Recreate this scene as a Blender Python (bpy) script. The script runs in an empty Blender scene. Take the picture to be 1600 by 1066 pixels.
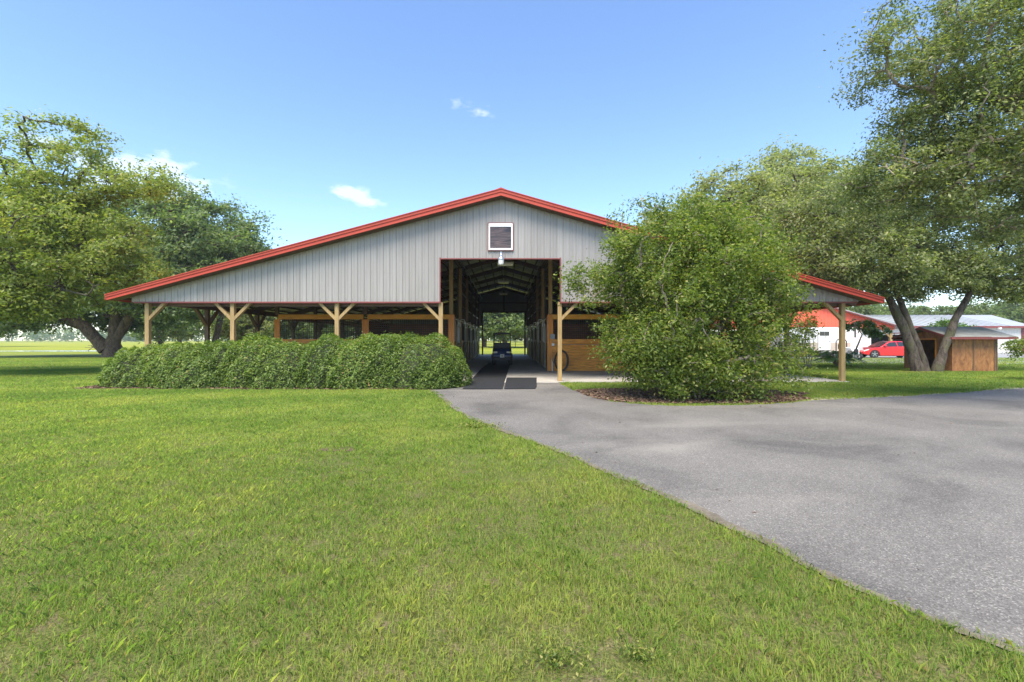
import bpy, math, random
import numpy as np
from mathutils import Vector, Matrix

# ------------------------------------------------------------------ camera, sky, sun
C = bpy.context.scene
C.render.engine = 'CYCLES'
C.cycles.use_denoising = True
C.cycles.max_bounces = 8
C.cycles.diffuse_bounces = 4
C.cycles.glossy_bounces = 3
C.cycles.transmission_bounces = 5
C.cycles.transparent_max_bounces = 8
C.view_settings.view_transform = 'Standard'
C.view_settings.look = 'None'
C.view_settings.gamma = 1.0
C.view_settings.exposure = 1.45
cd = bpy.data.cameras.new('camera'); cam = bpy.data.objects.new('camera', cd)
C.collection.objects.link(cam); C.camera = cam
F, VX, HY, CH = 720.0, 790.0, 531.0, 1.5
cd.sensor_width = 36; cd.lens = 36 * F / 1600
cam.location = (0, 0, CH); cam.rotation_euler = (math.radians(90), 0, 0)
cd.shift_x = (800 - VX) / 1600; cd.shift_y = (HY - 533) / 1600
cd.clip_end = 5000; cd.clip_start = 0.05

SUN_EL, SUN_AZ = math.radians(60), math.radians(196)   # azimuth measured clockwise from +Y (sun behind camera, to the left)
W = bpy.data.worlds.new("World"); C.world = W; W.use_nodes = True
nt = W.node_tree; nt.nodes.clear()
out = nt.nodes.new('ShaderNodeOutputWorld'); bg = nt.nodes.new('ShaderNodeBackground')
sky = nt.nodes.new('ShaderNodeTexSky'); sky.sky_type = 'NISHITA'; sky.sun_disc = False
sky.sun_elevation = SUN_EL; sky.sun_rotation = SUN_AZ
sky.air_density = 1.0; sky.dust_density = 0.15; sky.ozone_density = 3.0
bg.inputs['Strength'].default_value = 0.123
tc = nt.nodes.new('ShaderNodeTexCoord')
def wmath(op, a, b=None):
    n = nt.nodes.new('ShaderNodeMath'); n.operation = op
    for i, v in enumerate((a, b)):
        if v is None: continue
        if isinstance(v, (int, float)): n.inputs[i].default_value = v
        else: nt.links.new(v, n.inputs[i])
    return n.outputs[0]
# small wispy clouds: patches of noise round a few directions
nz = nt.nodes.new('ShaderNodeTexNoise'); nz.inputs['Scale'].default_value = 17; nz.inputs['Detail'].default_value = 7
nz.inputs['Roughness'].default_value = 0.62
mp = nt.nodes.new('ShaderNodeMapping'); mp.inputs['Scale'].default_value = (1, 1, 2.2)
nt.links.new(tc.outputs['Generated'], mp.inputs['Vector']); nt.links.new(mp.outputs[0], nz.inputs['Vector'])
tot = None
for (px, py, rad, st) in [(537, 299, 0.055, .72), (575, 316, 0.065, .66), (718, 158, 0.07, 0.46), (757, 178, 0.05, 0.44), (215, 275, 0.15, .95), (235, 292, 0.10, .8), (368, 255, 0.12, 0.30),
                          (1565, 440, 0.16, 0.45), (30, 215, 0.05, .6)]:
    d = Vector(((px - VX) / F, 1, (HY - py) / F)).normalized()
    sub = nt.nodes.new('ShaderNodeVectorMath'); sub.operation = 'SUBTRACT'
    nt.links.new(tc.outputs['Generated'], sub.inputs[0]); sub.inputs[1].default_value = d
    sc = nt.nodes.new('ShaderNodeVectorMath'); sc.operation = 'MULTIPLY'; sc.inputs[1].default_value = (1, 1, 2.0)
    nt.links.new(sub.outputs[0], sc.inputs[0])
    ln = nt.nodes.new('ShaderNodeVectorMath'); ln.operation = 'LENGTH'; nt.links.new(sc.outputs[0], ln.inputs[0])
    k = wmath('MAXIMUM', wmath('SUBTRACT', 1.0, wmath('DIVIDE', ln.outputs['Value'], rad)), 0.0)
    k = wmath('MULTIPLY', k, st)
    tot = k if tot is None else wmath('ADD', tot, k)
cm = wmath('MULTIPLY', wmath('SUBTRACT', wmath('ADD', wmath('MULTIPLY', tot, 0.55), nz.outputs['Fac']), 0.72), 2.6)
cm = wmath('MINIMUM', wmath('MAXIMUM', wmath('MULTIPLY', cm, wmath('MINIMUM', wmath('MULTIPLY', tot, 2.2), 1.0)), 0.0), 0.46)
mx = nt.nodes.new('ShaderNodeMix'); mx.data_type = 'RGBA'
hs = nt.nodes.new('ShaderNodeHueSaturation'); hs.inputs['Saturation'].default_value = 1.06; hs.inputs['Hue'].default_value = 0.503; hs.inputs['Value'].default_value = 1.0
nt.links.new(sky.outputs[0], hs.inputs['Color'])
nt.links.new(cm, mx.inputs[0]); nt.links.new(hs.outputs[0], mx.inputs[6]); mx.inputs[7].default_value = (4.6, 4.75, 4.9, 1)
nt.links.new(mx.outputs[2], bg.inputs['Color']); nt.links.new(bg.outputs[0], out.inputs[0])

sl = bpy.data.lights.new('sun', 'SUN'); sl.energy = 3.0; sl.angle = math.radians(38); sl.color = (1.0, 0.94, 0.82)
so = bpy.data.objects.new('sun', sl); C.collection.objects.link(so)
sdir = Vector((math.sin(SUN_AZ) * math.cos(SUN_EL), math.cos(SUN_AZ) * math.cos(SUN_EL), math.sin(SUN_EL)))
so.rotation_euler = (-sdir).to_track_quat('-Z', 'Y').to_euler(); so.location = (-20, -30, 40)

# ------------------------------------------------------------------ helpers
def G(px, py):
    Y = CH * F / (py - HY); return ((px - VX) / F * Y, Y)
def PX(px, Y): return (px - VX) / F * Y
def PZ(py, Y): return CH + (HY - py) / F * Y

def tag(o, label=None, cat=None, group=None, kind=None):
    if label: o['label'] = label
    if cat: o['category'] = cat
    if group: o['group'] = group
    if kind: o['kind'] = kind
    return o
def thing(name, label, cat, loc=(0, 0, 0), rz=0, group=None):
    o = bpy.data.objects.new(name, None); C.collection.objects.link(o)
    o.empty_display_size = 0.2
    o.location = loc; o.rotation_euler = (0, 0, rz)
    return tag(o, label, cat, group)
def copy_tree(o, parent=None):
    c = o.copy(); C.collection.objects.link(c); c.parent = parent
    for ch in o.children: copy_tree(ch, c)
    return c

class MB:
    def __init__(s): s.v = []; s.f = []
    def add(s, vs, fs):
        n = len(s.v); s.v += [tuple(p) for p in vs]; s.f += [tuple(n + i for i in f) for f in fs]; return s
    def box(s, x0, x1, y0, y1, z0, z1):
        return s.add([(x0,y0,z0),(x1,y0,z0),(x1,y1,z0),(x0,y1,z0),(x0,y0,z1),(x1,y0,z1),(x1,y1,z1),(x0,y1,z1)],
              [(0,3,2,1),(4,5,6,7),(0,1,5,4),(1,2,6,5),(2,3,7,6),(3,0,4,7)])
    def beam(s, p, q, w, h, up=(0, 0, 1)):
        p, q = Vector(p), Vector(q); d = (q - p).normalized(); up = Vector(up)
        a = d.cross(up).normalized() * (w / 2); b = a.cross(d).normalized() * (h / 2)
        vs = [p-a-b, p+a-b, p+a+b, p-a+b, q-a-b, q+a-b, q+a+b, q-a+b]
        return s.add(vs, [(0,3,2,1),(4,5,6,7),(0,1,5,4),(1,2,6,5),(2,3,7,6),(3,0,4,7)])
    def tube(s, pts, r, n=8, cap=True, closed=False):
        pts = [Vector(p) for p in pts]; m = len(pts)
        rs = r if isinstance(r, (list, tuple)) else [r] * m
        base = len(s.v); prev = None
        for i, p in enumerate(pts):
            if closed: t = pts[(i+1) % m] - pts[i-1]
            else: t = pts[min(i+1, m-1)] - pts[max(i-1, 0)]
            t.normalize()
            if prev is None:
                u = t.cross(Vector((0, 0, 1)))
                if u.length < 0.1: u = t.cross(Vector((0, 1, 0)))
            else: u = prev - t * prev.dot(t)
            u.normalize(); prev = u; w = t.cross(u)
            for k in range(n):
                a = 2*math.pi*k/n
                s.v.append(tuple(p + (u*math.cos(a) + w*math.sin(a)) * rs[i]))
        for i in range(m if closed else m-1):
            j = (i+1) % m
            for k in range(n):
                k2 = (k+1) % n
                s.f.append((base+i*n+k, base+i*n+k2, base+j*n+k2, base+j*n+k))
        if cap and not closed:
            s.f.append(tuple(base + k for k in range(n))[::-1]); s.f.append(tuple(base+(m-1)*n+k for k in range(n)))
        return s
    def prism(s, poly, axis, a, b):
        # poly: 2D points; axis 'x','y','z' extrusion from a to b
        def P(u, v, t): return {'x': (t, u, v), 'y': (u, t, v), 'z': (u, v, t)}[axis]
        n = len(poly)
        vs = [P(u, v, a) for u, v in poly] + [P(u, v, b) for u, v in poly]
        fs = [tuple(range(n))[::-1], tuple(range(n, 2*n))] + [(i, (i+1) % n, n+(i+1) % n, n+i) for i in range(n)]
        return s.add(vs, fs)
    def lathe(s, c, prof, n=16, axis='z'):
        c = Vector(c); base = len(s.v); m = len(prof)
        for r, h in prof:
            for k in range(n):
                a = 2*math.pi*k/n; u, v = r*math.cos(a), r*math.sin(a)
                s.v.append(tuple(c + Vector({'z': (u, v, h), 'x': (h, u, v), 'y': (u, h, v)}[axis])))
        for i in range(m-1):
            for k in range(n):
                k2 = (k+1) % n; s.f.append((base+i*n+k, base+i*n+k2, base+(i+1)*n+k2, base+(i+1)*n+k))
        s.f.append(tuple(base+k for k in range(n))[::-1]); s.f.append(tuple(base+(m-1)*n+k for k in range(n)))
        return s
    def build(s, name, m, parent=None, smooth=False, world=True, bevel=0):
        me = bpy.data.meshes.new(name); me.from_pydata(s.v, [], s.f)
        me.materials.append(m)
        import bmesh
        b = bmesh.new(); b.from_mesh(me); bmesh.ops.recalc_face_normals(b, faces=b.faces)
        if smooth:
            for f in b.faces: f.smooth = True
            for e in b.edges:
                if len(e.link_faces) == 2 and e.calc_face_angle(0) > 0.7: e.smooth = False
        b.to_mesh(me); b.free()
        o = bpy.data.objects.new(name, me); C.collection.objects.link(o)
        if parent is not None:
            o.parent = parent
            if world:
                root = parent; off = Vector((0, 0, 0))
                off = Vector(parent.location)
                if parent.parent is not None: off = Vector((0, 0, 0))
                o.location = -off
        if bevel:
            bm_ = o.modifiers.new('bevel', 'BEVEL'); bm_.width = bevel; bm_.segments = 2; bm_.limit_method = 'ANGLE'
        return o

def quadmesh(name, m, verts, nq, parent=None, attr=None, k=4, off=None):
    """verts (N*k,3) numpy; each k consecutive verts a face"""
    me = bpy.data.meshes.new(name); nv = len(verts)
    me.vertices.add(nv); me.vertices.foreach_set('co', verts.astype(np.float32).ravel())
    me.loops.add(nv); me.loops.foreach_set('vertex_index', np.arange(nv, dtype=np.int32))
    me.polygons.add(nq); me.polygons.foreach_set('loop_start', np.arange(0, nv, k, dtype=np.int32))
    me.polygons.foreach_set('loop_total', np.full(nq, k, dtype=np.int32))
    me.update(calc_edges=True)
    if attr is not None:
        a = me.attributes.new('tone', 'FLOAT', 'FACE'); a.data.foreach_set('value', attr.astype(np.float32))
    me.materials.append(m)
    o = bpy.data.objects.new(name, me); C.collection.objects.link(o)
    if parent is not None:
        o.parent = parent
        if off is not None: o.location = off
    return o

# ------------------------------------------------------------------ materials
def new_mat(name):
    m = bpy.data.materials.new(name); m.use_nodes = True
    return m, m.node_tree, m.node_tree.nodes['Principled BSDF']
def ramp(t, fac, stops):
    r = t.nodes.new('ShaderNodeValToRGB'); el = r.color_ramp.elements
    el[0].position, el[0].color = stops[0][0], (*stops[0][1], 1)
    el[1].position, el[1].color = stops[1][0], (*stops[1][1], 1)
    for p, c in stops[2:]:
        e = el.new(p); e.color = (*c, 1)
    t.links.new(fac, r.inputs[0]); return r.outputs[0]
def noise(t, scale, detail=4, rough=0.55, vec=None, dist=0):
    n = t.nodes.new('ShaderNodeTexNoise'); n.inputs['Scale'].default_value = scale
    n.inputs['Detail'].default_value = detail; n.inputs['Roughness'].default_value = rough; n.inputs['Distortion'].default_value = dist
    if vec is not None: t.links.new(vec, n.inputs['Vector'])
    return n.outputs['Fac']
def coords(t, scale=(1, 1, 1), rot=(0, 0, 0)):
    c = t.nodes.new('ShaderNodeTexCoord'); m = t.nodes.new('ShaderNodeMapping')
    m.inputs['Scale'].default_value = scale; m.inputs['Rotation'].default_value = rot
    t.links.new(c.outputs['Object'], m.inputs['Vector']); return m.outputs[0]
def mixc(t, fac, a, b, mode='MIX'):
    n = t.nodes.new('ShaderNodeMix'); n.data_type = 'RGBA'; n.blend_type = mode
    for i, v in ((0, fac), (6, a), (7, b)):
        if isinstance(v, (int, float)): n.inputs[i].default_value = v
        elif isinstance(v, tuple): n.inputs[i].default_value = (*v, 1)
        else: t.links.new(v, n.inputs[i])
    return n.outputs[2]
def bump(t, b, fac, st=0.3, dist=0.01):
    n = t.nodes.new('ShaderNodeBump'); n.inputs['Strength'].default_value = st; n.inputs['Distance'].default_value = dist
    t.links.new(fac, n.inputs['Height']); t.links.new(n.outputs[0], b.inputs['Normal'])
def simple(name, c, rough=0.6, metal=0, var=0.15, scale=3, stretch=(1, 1, 1), bmp=0, coat=0, bscale=None, detail=5):
    m, t, b = new_mat(name); v = coords(t, stretch)
    f = noise(t, scale, detail, 0.6, v)
    lo = tuple(x * (1 - var) for x in c); hi = tuple(min(1, x * (1 + var)) for x in c)
    t.links.new(ramp(t, f, [(0.3, lo), (0.7, hi)]), b.inputs['Base Color'])
    b.inputs['Roughness'].default_value = rough; b.inputs['Metallic'].default_value = metal
    if coat: b.inputs['Coat Weight'].default_value = coat; b.inputs['Coat Roughness'].default_value = 0.05
    if bmp: bump(t, b, noise(t, bscale or scale * 4, 4, 0.6, v), bmp, 0.01)
    return m
def wood(name, c, stretch, var=0.3, rough=0.6, dark=None):
    m, t, b = new_mat(name); v = coords(t, stretch)
    f = noise(t, 3.0, 6, 0.65, v, 0.4); g = noise(t, 0.9, 3, 0.5, coords(t))
    lo = dark or tuple(x * (1 - var) for x in c)
    col = ramp(t, f, [(0.32, lo), (0.68, tuple(min(1, x * (1 + var * .6)) for x in c))])
    col = mixc(t, ramp(t, g, [(0.35, (0, 0, 0)), (0.7, (0.45,) * 3)]), col, tuple(x * 0.62 for x in c))
    t.links.new(col, b.inputs['Base Color']); b.inputs['Roughness'].default_value = rough
    bump(t, b, f, 0.25, 0.004); return m

M = {}
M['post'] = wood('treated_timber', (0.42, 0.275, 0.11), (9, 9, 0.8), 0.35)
M['post_dark'] = wood('dark_timber', (0.16, 0.095, 0.055), (9, 9, 0.8), 0.35)  # darker brown timber than the front posts
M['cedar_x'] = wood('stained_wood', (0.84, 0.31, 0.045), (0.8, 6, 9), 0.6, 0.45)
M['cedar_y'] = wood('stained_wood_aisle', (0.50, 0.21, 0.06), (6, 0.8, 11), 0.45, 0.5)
M['cedar_z'] = wood('stained_wood_post', (0.74, 0.27, 0.035), (9, 9, 0.8), 0.35, 0.45)
M['cedar_top'] = wood('stained_wood_rail', (0.76, 0.36, 0.04), (0.8, 6, 11), 0.3, 0.45)
M['board_brown'] = wood('brown_boards', (0.27, 0.115, 0.05), (0.8, 6, 11), .35)
M['rafter'] = wood('rafter_wood', (0.13, 0.07, 0.04), (3, 3, 3), 0.3)
M['loft'] = wood('loft_boards', (0.11, 0.10, 0.075), (5, 5, 0.8), 0.4)
M['pale_door'] = wood('pale_board', (0.36, 0.35, 0.27), (5, 5, 0.8), 0.3)  # pale grey-green board tone for aisle doors and loft girts
M['siding'] = simple('galvanised_siding', (0.33, 0.31, 0.293), 0.45, 0.15, 0.10, 1.2, (1.5, 1, 0.25), 0.06, detail=6)
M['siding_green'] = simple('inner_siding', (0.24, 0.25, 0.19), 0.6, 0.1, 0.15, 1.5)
M['red_metal'] = simple('red_painted_metal', (0.41, 0.048, 0.022), 0.6, 0, 0.10, 1.5, (1, 1, 1), 0.03)
M['red_roof'] = simple('red_roof_metal', (0.38, 0.045, 0.02), 0.6, 0, 0.12, 0.8)
M['red_siding'] = simple('red_siding', (0.72, 0.12, 0.065), 0.5, 0, 0.08, 1)
M['trim_red'] = simple('dull_red_trim', (0.20, 0.045, 0.038), 0.5, 0, 0.15, 2)
M['lining'] = simple('silver_lining', (0.50, 0.47, 0.42), 0.5, 0.0, 0.15, 2, (1, 1, 1), 0.1)
M['wire'] = simple('black_wire', (0.03, 0.03, 0.032), 0.5, 0.3, 0.1)
M['wire_grey'] = simple('grey_bars', (0.32, 0.32, 0.31), 0.4, 0.5, 0.1)
M['black'] = simple('black_plastic', (0.02, 0.02, 0.022), 0.45, 0, 0.2)
M['rubber'] = simple('black_rubber', (0.017, 0.017, 0.019), 0.75, 0, 0.3, 3, (1, 1, 1), 0.25, bscale=60)
M['tyre'] = simple('tyre_rubber', (0.03, 0.03, 0.03), 0.8, 0, 0.2)
M['hose'] = simple('black_hose', (0.025, 0.025, 0.028), 0.4, 0, 0.2)
M['steel'] = simple('bare_steel', (0.55, 0.55, 0.56), 0.3, 0.9, 0.08)
M['grey_plastic'] = simple('grey_box', (0.30, 0.31, 0.33), 0.5, 0, 0.08)
M['white'] = simple('white_paint', (0.84, 0.83, 0.80), 0.4, 0, 0.05)
M['white_wall'] = simple('cream_siding', (0.66, 0.63, 0.57), 0.5, 0, 0.05, 0.6)
M['beige'] = simple('beige_panel', (0.55, 0.46, 0.36), 0.5, 0, 0.08)
M['grey_roof'] = simple('grey_roof', (0.33, 0.34, 0.35), 0.5, 0.0, 0.10, 0.5, (1, 1, 1), 0.05)
M['shed_roof'] = simple('galvanised_roof', (0.33, 0.325, 0.30), 0.5, 0.1, 0.25, 2.5, (0.5, 1, 1), 0.05)
M['car_red'] = simple('red_car_paint', (0.62, 0.012, 0.018), 0.25, 0, 0.04, coat=1.0)
M['cart_blue'] = simple('blue_cart_paint', (0.02, 0.05, 0.17), 0.25, 0, 0.05, coat=0.8)
M['amber'] = simple('amber_lens', (0.75, 0.32, 0.10), 0.2, 0, 0.05)
M['lens'] = simple('clear_lens', (0.75, 0.72, 0.66), 0.15, 0, 0.05)
M['darkglass'] = simple('dark_glass', (0.03, 0.035, 0.04), 0.08, 0, 0.1)
M['alloy'] = simple('alloy_rim', (0.42, 0.43, 0.45), 0.3, 0.8, 0.05)
M['terracotta'] = simple('terracotta', (0.35, 0.12, 0.06), 0.7)

def siding_mat():
    m, t, b = new_mat('galvanised_sheet')
    c = t.nodes.new('ShaderNodeTexCoord'); sp = t.nodes.new('ShaderNodeSeparateXYZ'); t.links.new(c.outputs['Object'], sp.inputs[0])
    d = t.nodes.new('ShaderNodeMath'); d.operation = 'DIVIDE'; d.inputs[1].default_value = .9144; t.links.new(sp.outputs[0], d.inputs[0])
    fl = t.nodes.new('ShaderNodeMath'); fl.operation = 'FLOOR'; t.links.new(d.outputs[0], fl.inputs[0])
    wn = t.nodes.new('ShaderNodeTexWhiteNoise'); wn.noise_dimensions = '1D'; t.links.new(fl.outputs[0], wn.inputs['W'])
    base = ramp(t, wn.outputs['Value'], [(0.0, (0.305, 0.275, 0.248)), (1.0, (0.350, 0.318, 0.290))])
    st = noise(t, 2.2, 6, .7, coords(t, (2.2, 1, .12)))
    col = mixc(t, 1.0, base, ramp(t, st, [(0.3, (0.86, 0.85, 0.84)), (0.7, (1.08, 1.08, 1.08))]), 'MULTIPLY')
    gr = noise(t, .8, 5, .6, coords(t)); col = mixc(t, ramp(t, gr, [(0.55, (0, 0, 0)), (0.8, (0.3,) * 3)]), col, (0.24, 0.22, 0.19))
    t.links.new(col, b.inputs['Base Color']); b.inputs['Roughness'].default_value = .42; b.inputs['Metallic'].default_value = .15
    bump(t, b, noise(t, 1.5, 3, .5, coords(t, (1.2, 1, .5))), .12, .03); return m
M['siding'] = siding_mat()
def ply_mat():
    m, t, b = new_mat('stained_plywood')
    f = noise(t, 2.2, 6, 0.65, coords(t, (3, 3, 1.2), (0, 0.8, 0)), 1.0); g = noise(t, 1.1, 3, 0.5, coords(t, (1, 1, 1)))
    col = ramp(t, f, [(0.35, (0.16, 0.06, 0.018)), (0.65, (0.42, 0.185, 0.06))])
    col = mixc(t, ramp(t, g, [(0.45, (0, 0, 0)), (0.7, (0.6,) * 3)]), col, (0.19, 0.08, 0.032))
    t.links.new(col, b.inputs['Base Color']); b.inputs['Roughness'].default_value = 0.65; return m
M['ply'] = ply_mat()

def glass_mat(name='window_glass'):
    m, t, b = new_mat(name)
    f = noise(t, 2.5, 5, 0.65, coords(t, (0.6, 1, 6)), 0.6)
    t.links.new(ramp(t, f, [(0.40, (0.035, 0.024, 0.02)), (0.72, (0.16, 0.10, 0.08))]), b.inputs['Base Color'])
    b.inputs['Roughness'].default_value = 0.15; return m
M['pane'] = glass_mat()

def asphalt_mat():
    m, t, b = new_mat('asphalt_chip'); v = coords(t)
    vor = t.nodes.new('ShaderNodeTexVoronoi'); vor.inputs['Scale'].default_value = 120; t.links.new(v, vor.inputs['Vector'])
    sep = t.nodes.new('ShaderNodeSeparateColor'); t.links.new(vor.outputs['Color'], sep.inputs[0])
    fine = ramp(t, sep.outputs[0], [(0.0, (0.092, 0.082, 0.071)), (0.5, (0.152, 0.136, 0.119)), (0.88, (0.195, 0.175, 0.153)), (1.0, (0.33, 0.30, 0.26))])
    n1 = noise(t, 0.55, 6, 0.62, coords(t, (1, 1, 1)), 0.5)
    n2 = noise(t, 0.35, 4, 0.6, coords(t, (0.5, 1.4, 1), (0, 0, 0.35)), 0.8)
    col = mixc(t, 1.0, fine, ramp(t, n1, [(0.30, (0.58,) * 3), (0.48, (0.95,) * 3), (0.72, (1.2,) * 3)]), 'MULTIPLY')
    col = mixc(t, ramp(t, n2, [(0.56, (0, 0, 0)), (0.72, (0.5,) * 3)]), col, (0.29, 0.26, 0.215))
    n3 = noise(t, 1.1, 5, 0.6, coords(t, (0.6, 1.2, 1), (0, 0, -0.5)), 0.4)
    col = mixc(t, ramp(t, n3, [(0.66, (0, 0, 0)), (0.76, (0.5,) * 3)]), col, (0.075, 0.06, 0.052))
    t.links.new(col, b.inputs['Base Color']); b.inputs['Roughness'].default_value = 0.82
    bump(t, b, sep.outputs[0], 0.5, 0.004); return m
M['asphalt'] = asphalt_mat()

def lawn_mat():
    m, t, b = new_mat('lawn'); v = coords(t)
    big = noise(t, 0.22, 5, 0.6, coords(t, (1, 1.4, 1), (0, 0, 0.35)), 0.5); mid = noise(t, 1.6, 5, 0.6, v); fine = noise(t, 38, 3, 0.7, v)
    col = ramp(t, big, [(0.3, (0.100, 0.145, 0.028)), (0.5, (0.165, 0.205, 0.036)), (0.72, (0.26, 0.265, 0.048))])
    col = mixc(t, ramp(t, mid, [(0.35, (0, 0, 0)), (0.75, (0.55,) * 3)]), col, (0.15, 0.20, 0.03))
    col = mixc(t, ramp(t, fine, [(0.35, (0.3,) * 3), (0.6, (0, 0, 0))]), col, (0.06, 0.075, 0.018))
    sp = t.nodes.new('ShaderNodeSeparateXYZ'); tcn = t.nodes.new('ShaderNodeTexCoord'); t.links.new(tcn.outputs['Object'], sp.inputs[0])
    mr3 = t.nodes.new('ShaderNodeMapRange'); mr3.inputs[1].default_value = 10; mr3.inputs[2].default_value = 4.5; t.links.new(sp.outputs[1], mr3.inputs[0])
    th_ = ramp(t, noise(t, 55, 5, .75, v), [(0.40, (0.025, 0.030, 0.009)), (0.5, (0.075, 0.085, 0.022)), (0.60, (0.17, 0.150, 0.055))])
    col = mixc(t, mixc(t, 1.0, mr3.outputs[0], (0.8, 0.8, 0.8), 'MULTIPLY'), col, th_)
    mr = t.nodes.new('ShaderNodeMapRange'); mr.inputs[1].default_value = 8; mr.inputs[2].default_value = 3.0; t.links.new(sp.outputs[1], mr.inputs[0])
    dirt = noise(t, 5.5, 6, 0.65, v)
    dm = mixc(t, 1.0, ramp(t, dirt, [(0.50, (0.05,) * 3), (0.68, (0.8,) * 3)]), mr.outputs[0], 'MULTIPLY')
    col = mixc(t, dm, col, ramp(t, noise(t, 70, 4, .7, v), [(0.40, (0.055, 0.038, 0.02)), (0.60, (0.26, 0.185, 0.12))]))
    mr2 = t.nodes.new('ShaderNodeMapRange'); mr2.inputs[1].default_value = 32; mr2.inputs[2].default_value = 75; t.links.new(sp.outputs[1], mr2.inputs[0])
    fld = ramp(t, noise(t, 0.05, 4, 0.6, coords(t, (0.4, 1.5, 1))), [(0.3, (0.17, 0.22, 0.02)), (0.7, (0.34, 0.32, 0.03))])
    col = mixc(t, mr2.outputs[0], col, fld)
    t.links.new(col, b.inputs['Base Color']); b.inputs['Roughness'].default_value = 0.9
    b.inputs['Specular IOR Level'].default_value = 0.15
    bump(t, b, fine, 0.7, 0.02); return m
M['lawn'] = lawn_mat()

def leaf_mat(name, stops, trans=0.35, rough=0.5, tcol=None, spec=0.35, up=0.0):
    m, t, b = new_mat(name)
    if up:
        g_ = t.nodes.new('ShaderNodeNewGeometry'); vm = t.nodes.new('ShaderNodeVectorMath'); vm.operation = 'MULTIPLY_ADD'
        t.links.new(g_.outputs['Normal'], vm.inputs[0]); vm.inputs[1].default_value = (1-up,)*3; vm.inputs[2].default_value = (0, 0, up)
        nn = t.nodes.new('ShaderNodeVectorMath'); nn.operation = 'NORMALIZE'; t.links.new(vm.outputs[0], nn.inputs[0]); t.links.new(nn.outputs[0], b.inputs['Normal'])
    a = t.nodes.new('ShaderNodeAttribute'); a.attribute_name = 'tone'
    col = ramp(t, a.outputs['Fac'], stops)
    t.links.new(col, b.inputs['Base Color']); b.inputs['Roughness'].default_value = rough
    b.inputs['Specular IOR Level'].default_value = spec
    tr = t.nodes.new('ShaderNodeBsdfTranslucent')
    tc_ = mixc(t, 1.0, col, (1.8, 2.0, 0.8), 'MULTIPLY'); t.links.new(tc_, tr.inputs['Color'])
    mx_ = t.nodes.new('ShaderNodeMixShader'); mx_.inputs[0].default_value = trans
    t.links.new(b.outputs[0], mx_.inputs[1]); t.links.new(tr.outputs[0], mx_.inputs[2])
    t.links.new(mx_.outputs[0], t.nodes['Material Output'].inputs[0]); return m
M['blade'] = leaf_mat('grass_blade', [(0.0, (0.26, 0.20, 0.10)), (0.10, (0.27, 0.26, 0.08)), (0.22, (0.12, 0.205, 0.036)), (0.55, (0.215, 0.30, 0.055)), (1.0, (0.40, 0.40, 0.10))], 0.45, 0.6, spec=.2, up=.75)
M['leaf_bush'] = leaf_mat('bush_leaves', [(0, (0.050, 0.085, 0.014)), (0.42, (0.125, 0.175, 0.030)), (0.75, (0.24, 0.275, 0.055)), (1, (0.42, 0.35, 0.13))], .45)
M['leaf_hedge'] = leaf_mat('hedge_leaves', [(0, (0.045, 0.080, 0.012)), (0.5, (0.125, 0.185, 0.030)), (0.88, (0.27, 0.33, 0.080)), (1, (0.32, 0.20, 0.08))], 0.35)
M['leaf_oak'] = leaf_mat('oak_leaves', [(0, (0.060, 0.085, 0.032)), (0.5, (0.165, 0.195, 0.075)), (0.85, (0.31, 0.32, 0.14)), (1, (0.44, 0.40, 0.22))], 0.45, 0.42)
M['leaf_pale'] = leaf_mat('pale_oak_leaves', [(0, (0.13, 0.15, 0.055)), (0.5, (0.25, 0.27, 0.11)), (1, (0.38, 0.37, 0.18))], 0.45)
M['leaf_yellow'] = leaf_mat('yellow_green_leaves', [(0, (0.090, 0.13, 0.03)), (0.45, (0.20, 0.245, 0.055)), (0.85, (0.33, 0.34, 0.09)), (1, (0.44, 0.36, 0.14))], 0.45)
M['leaf_dark'] = leaf_mat('dark_oak_leaves', [(0, (0.065, 0.10, 0.042)), (0.5, (0.145, 0.20, 0.075)), (1, (0.27, 0.31, 0.13))], 0.45)
M['leaf_far'] = leaf_mat('far_leaves', [(0, (0.075, 0.11, 0.04)), (0.5, (0.15, 0.20, 0.07)), (1, (0.26, 0.30, 0.11))], 0.4)
M['leaf_big'] = leaf_mat('glossy_leaves', [(0, (0.04, 0.10, 0.02)), (0.6, (0.10, 0.19, 0.035)), (1, (0.20, 0.28, 0.06))], 0.25, 0.3, spec=.6)
M['leaf_orange'] = leaf_mat('orange_leaves', [(0, (0.12, 0.15, 0.03)), (0.5, (0.32, 0.18, 0.05)), (1, (0.5, 0.14, 0.05))], 0.35)
M['chips'] = leaf_mat('mulch_chips', [(0, (0.06, 0.035, 0.022)), (0.5, (0.15, 0.085, 0.055)), (1, (0.30, 0.20, 0.13))], 0.0, 0.9)
def bark_mat(name, a, b_, moss=None):
    m, t, b = new_mat(name); v = coords(t, (5, 5, 1.8))
    f = noise(t, 1.1, 9, 0.85, v, 0.8); col = ramp(t, f, [(0.41, a), (0.57, b_)])
    if moss: col = mixc(t, ramp(t, noise(t, 1.6, 4, 0.6, coords(t)), [(0.50, (0, 0, 0)), (0.60, (0.55,) * 3)]), col, moss)
    t.links.new(col, b.inputs['Base Color']); b.inputs['Roughness'].default_value = 0.9; bump(t, b, f, 0.9, 0.04); return m
M['bark'] = bark_mat('oak_bark', (0.022, 0.016, 0.012), (0.13, 0.10, 0.075), (0.075, 0.08, 0.028))
M['bark_dark'] = bark_mat('dark_bark', (0.035, 0.024, 0.016), (0.17, 0.115, 0.075))
M['twig'] = bark_mat('pale_twigs', (0.16, 0.12, 0.09), (0.36, 0.29, 0.22))

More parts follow.
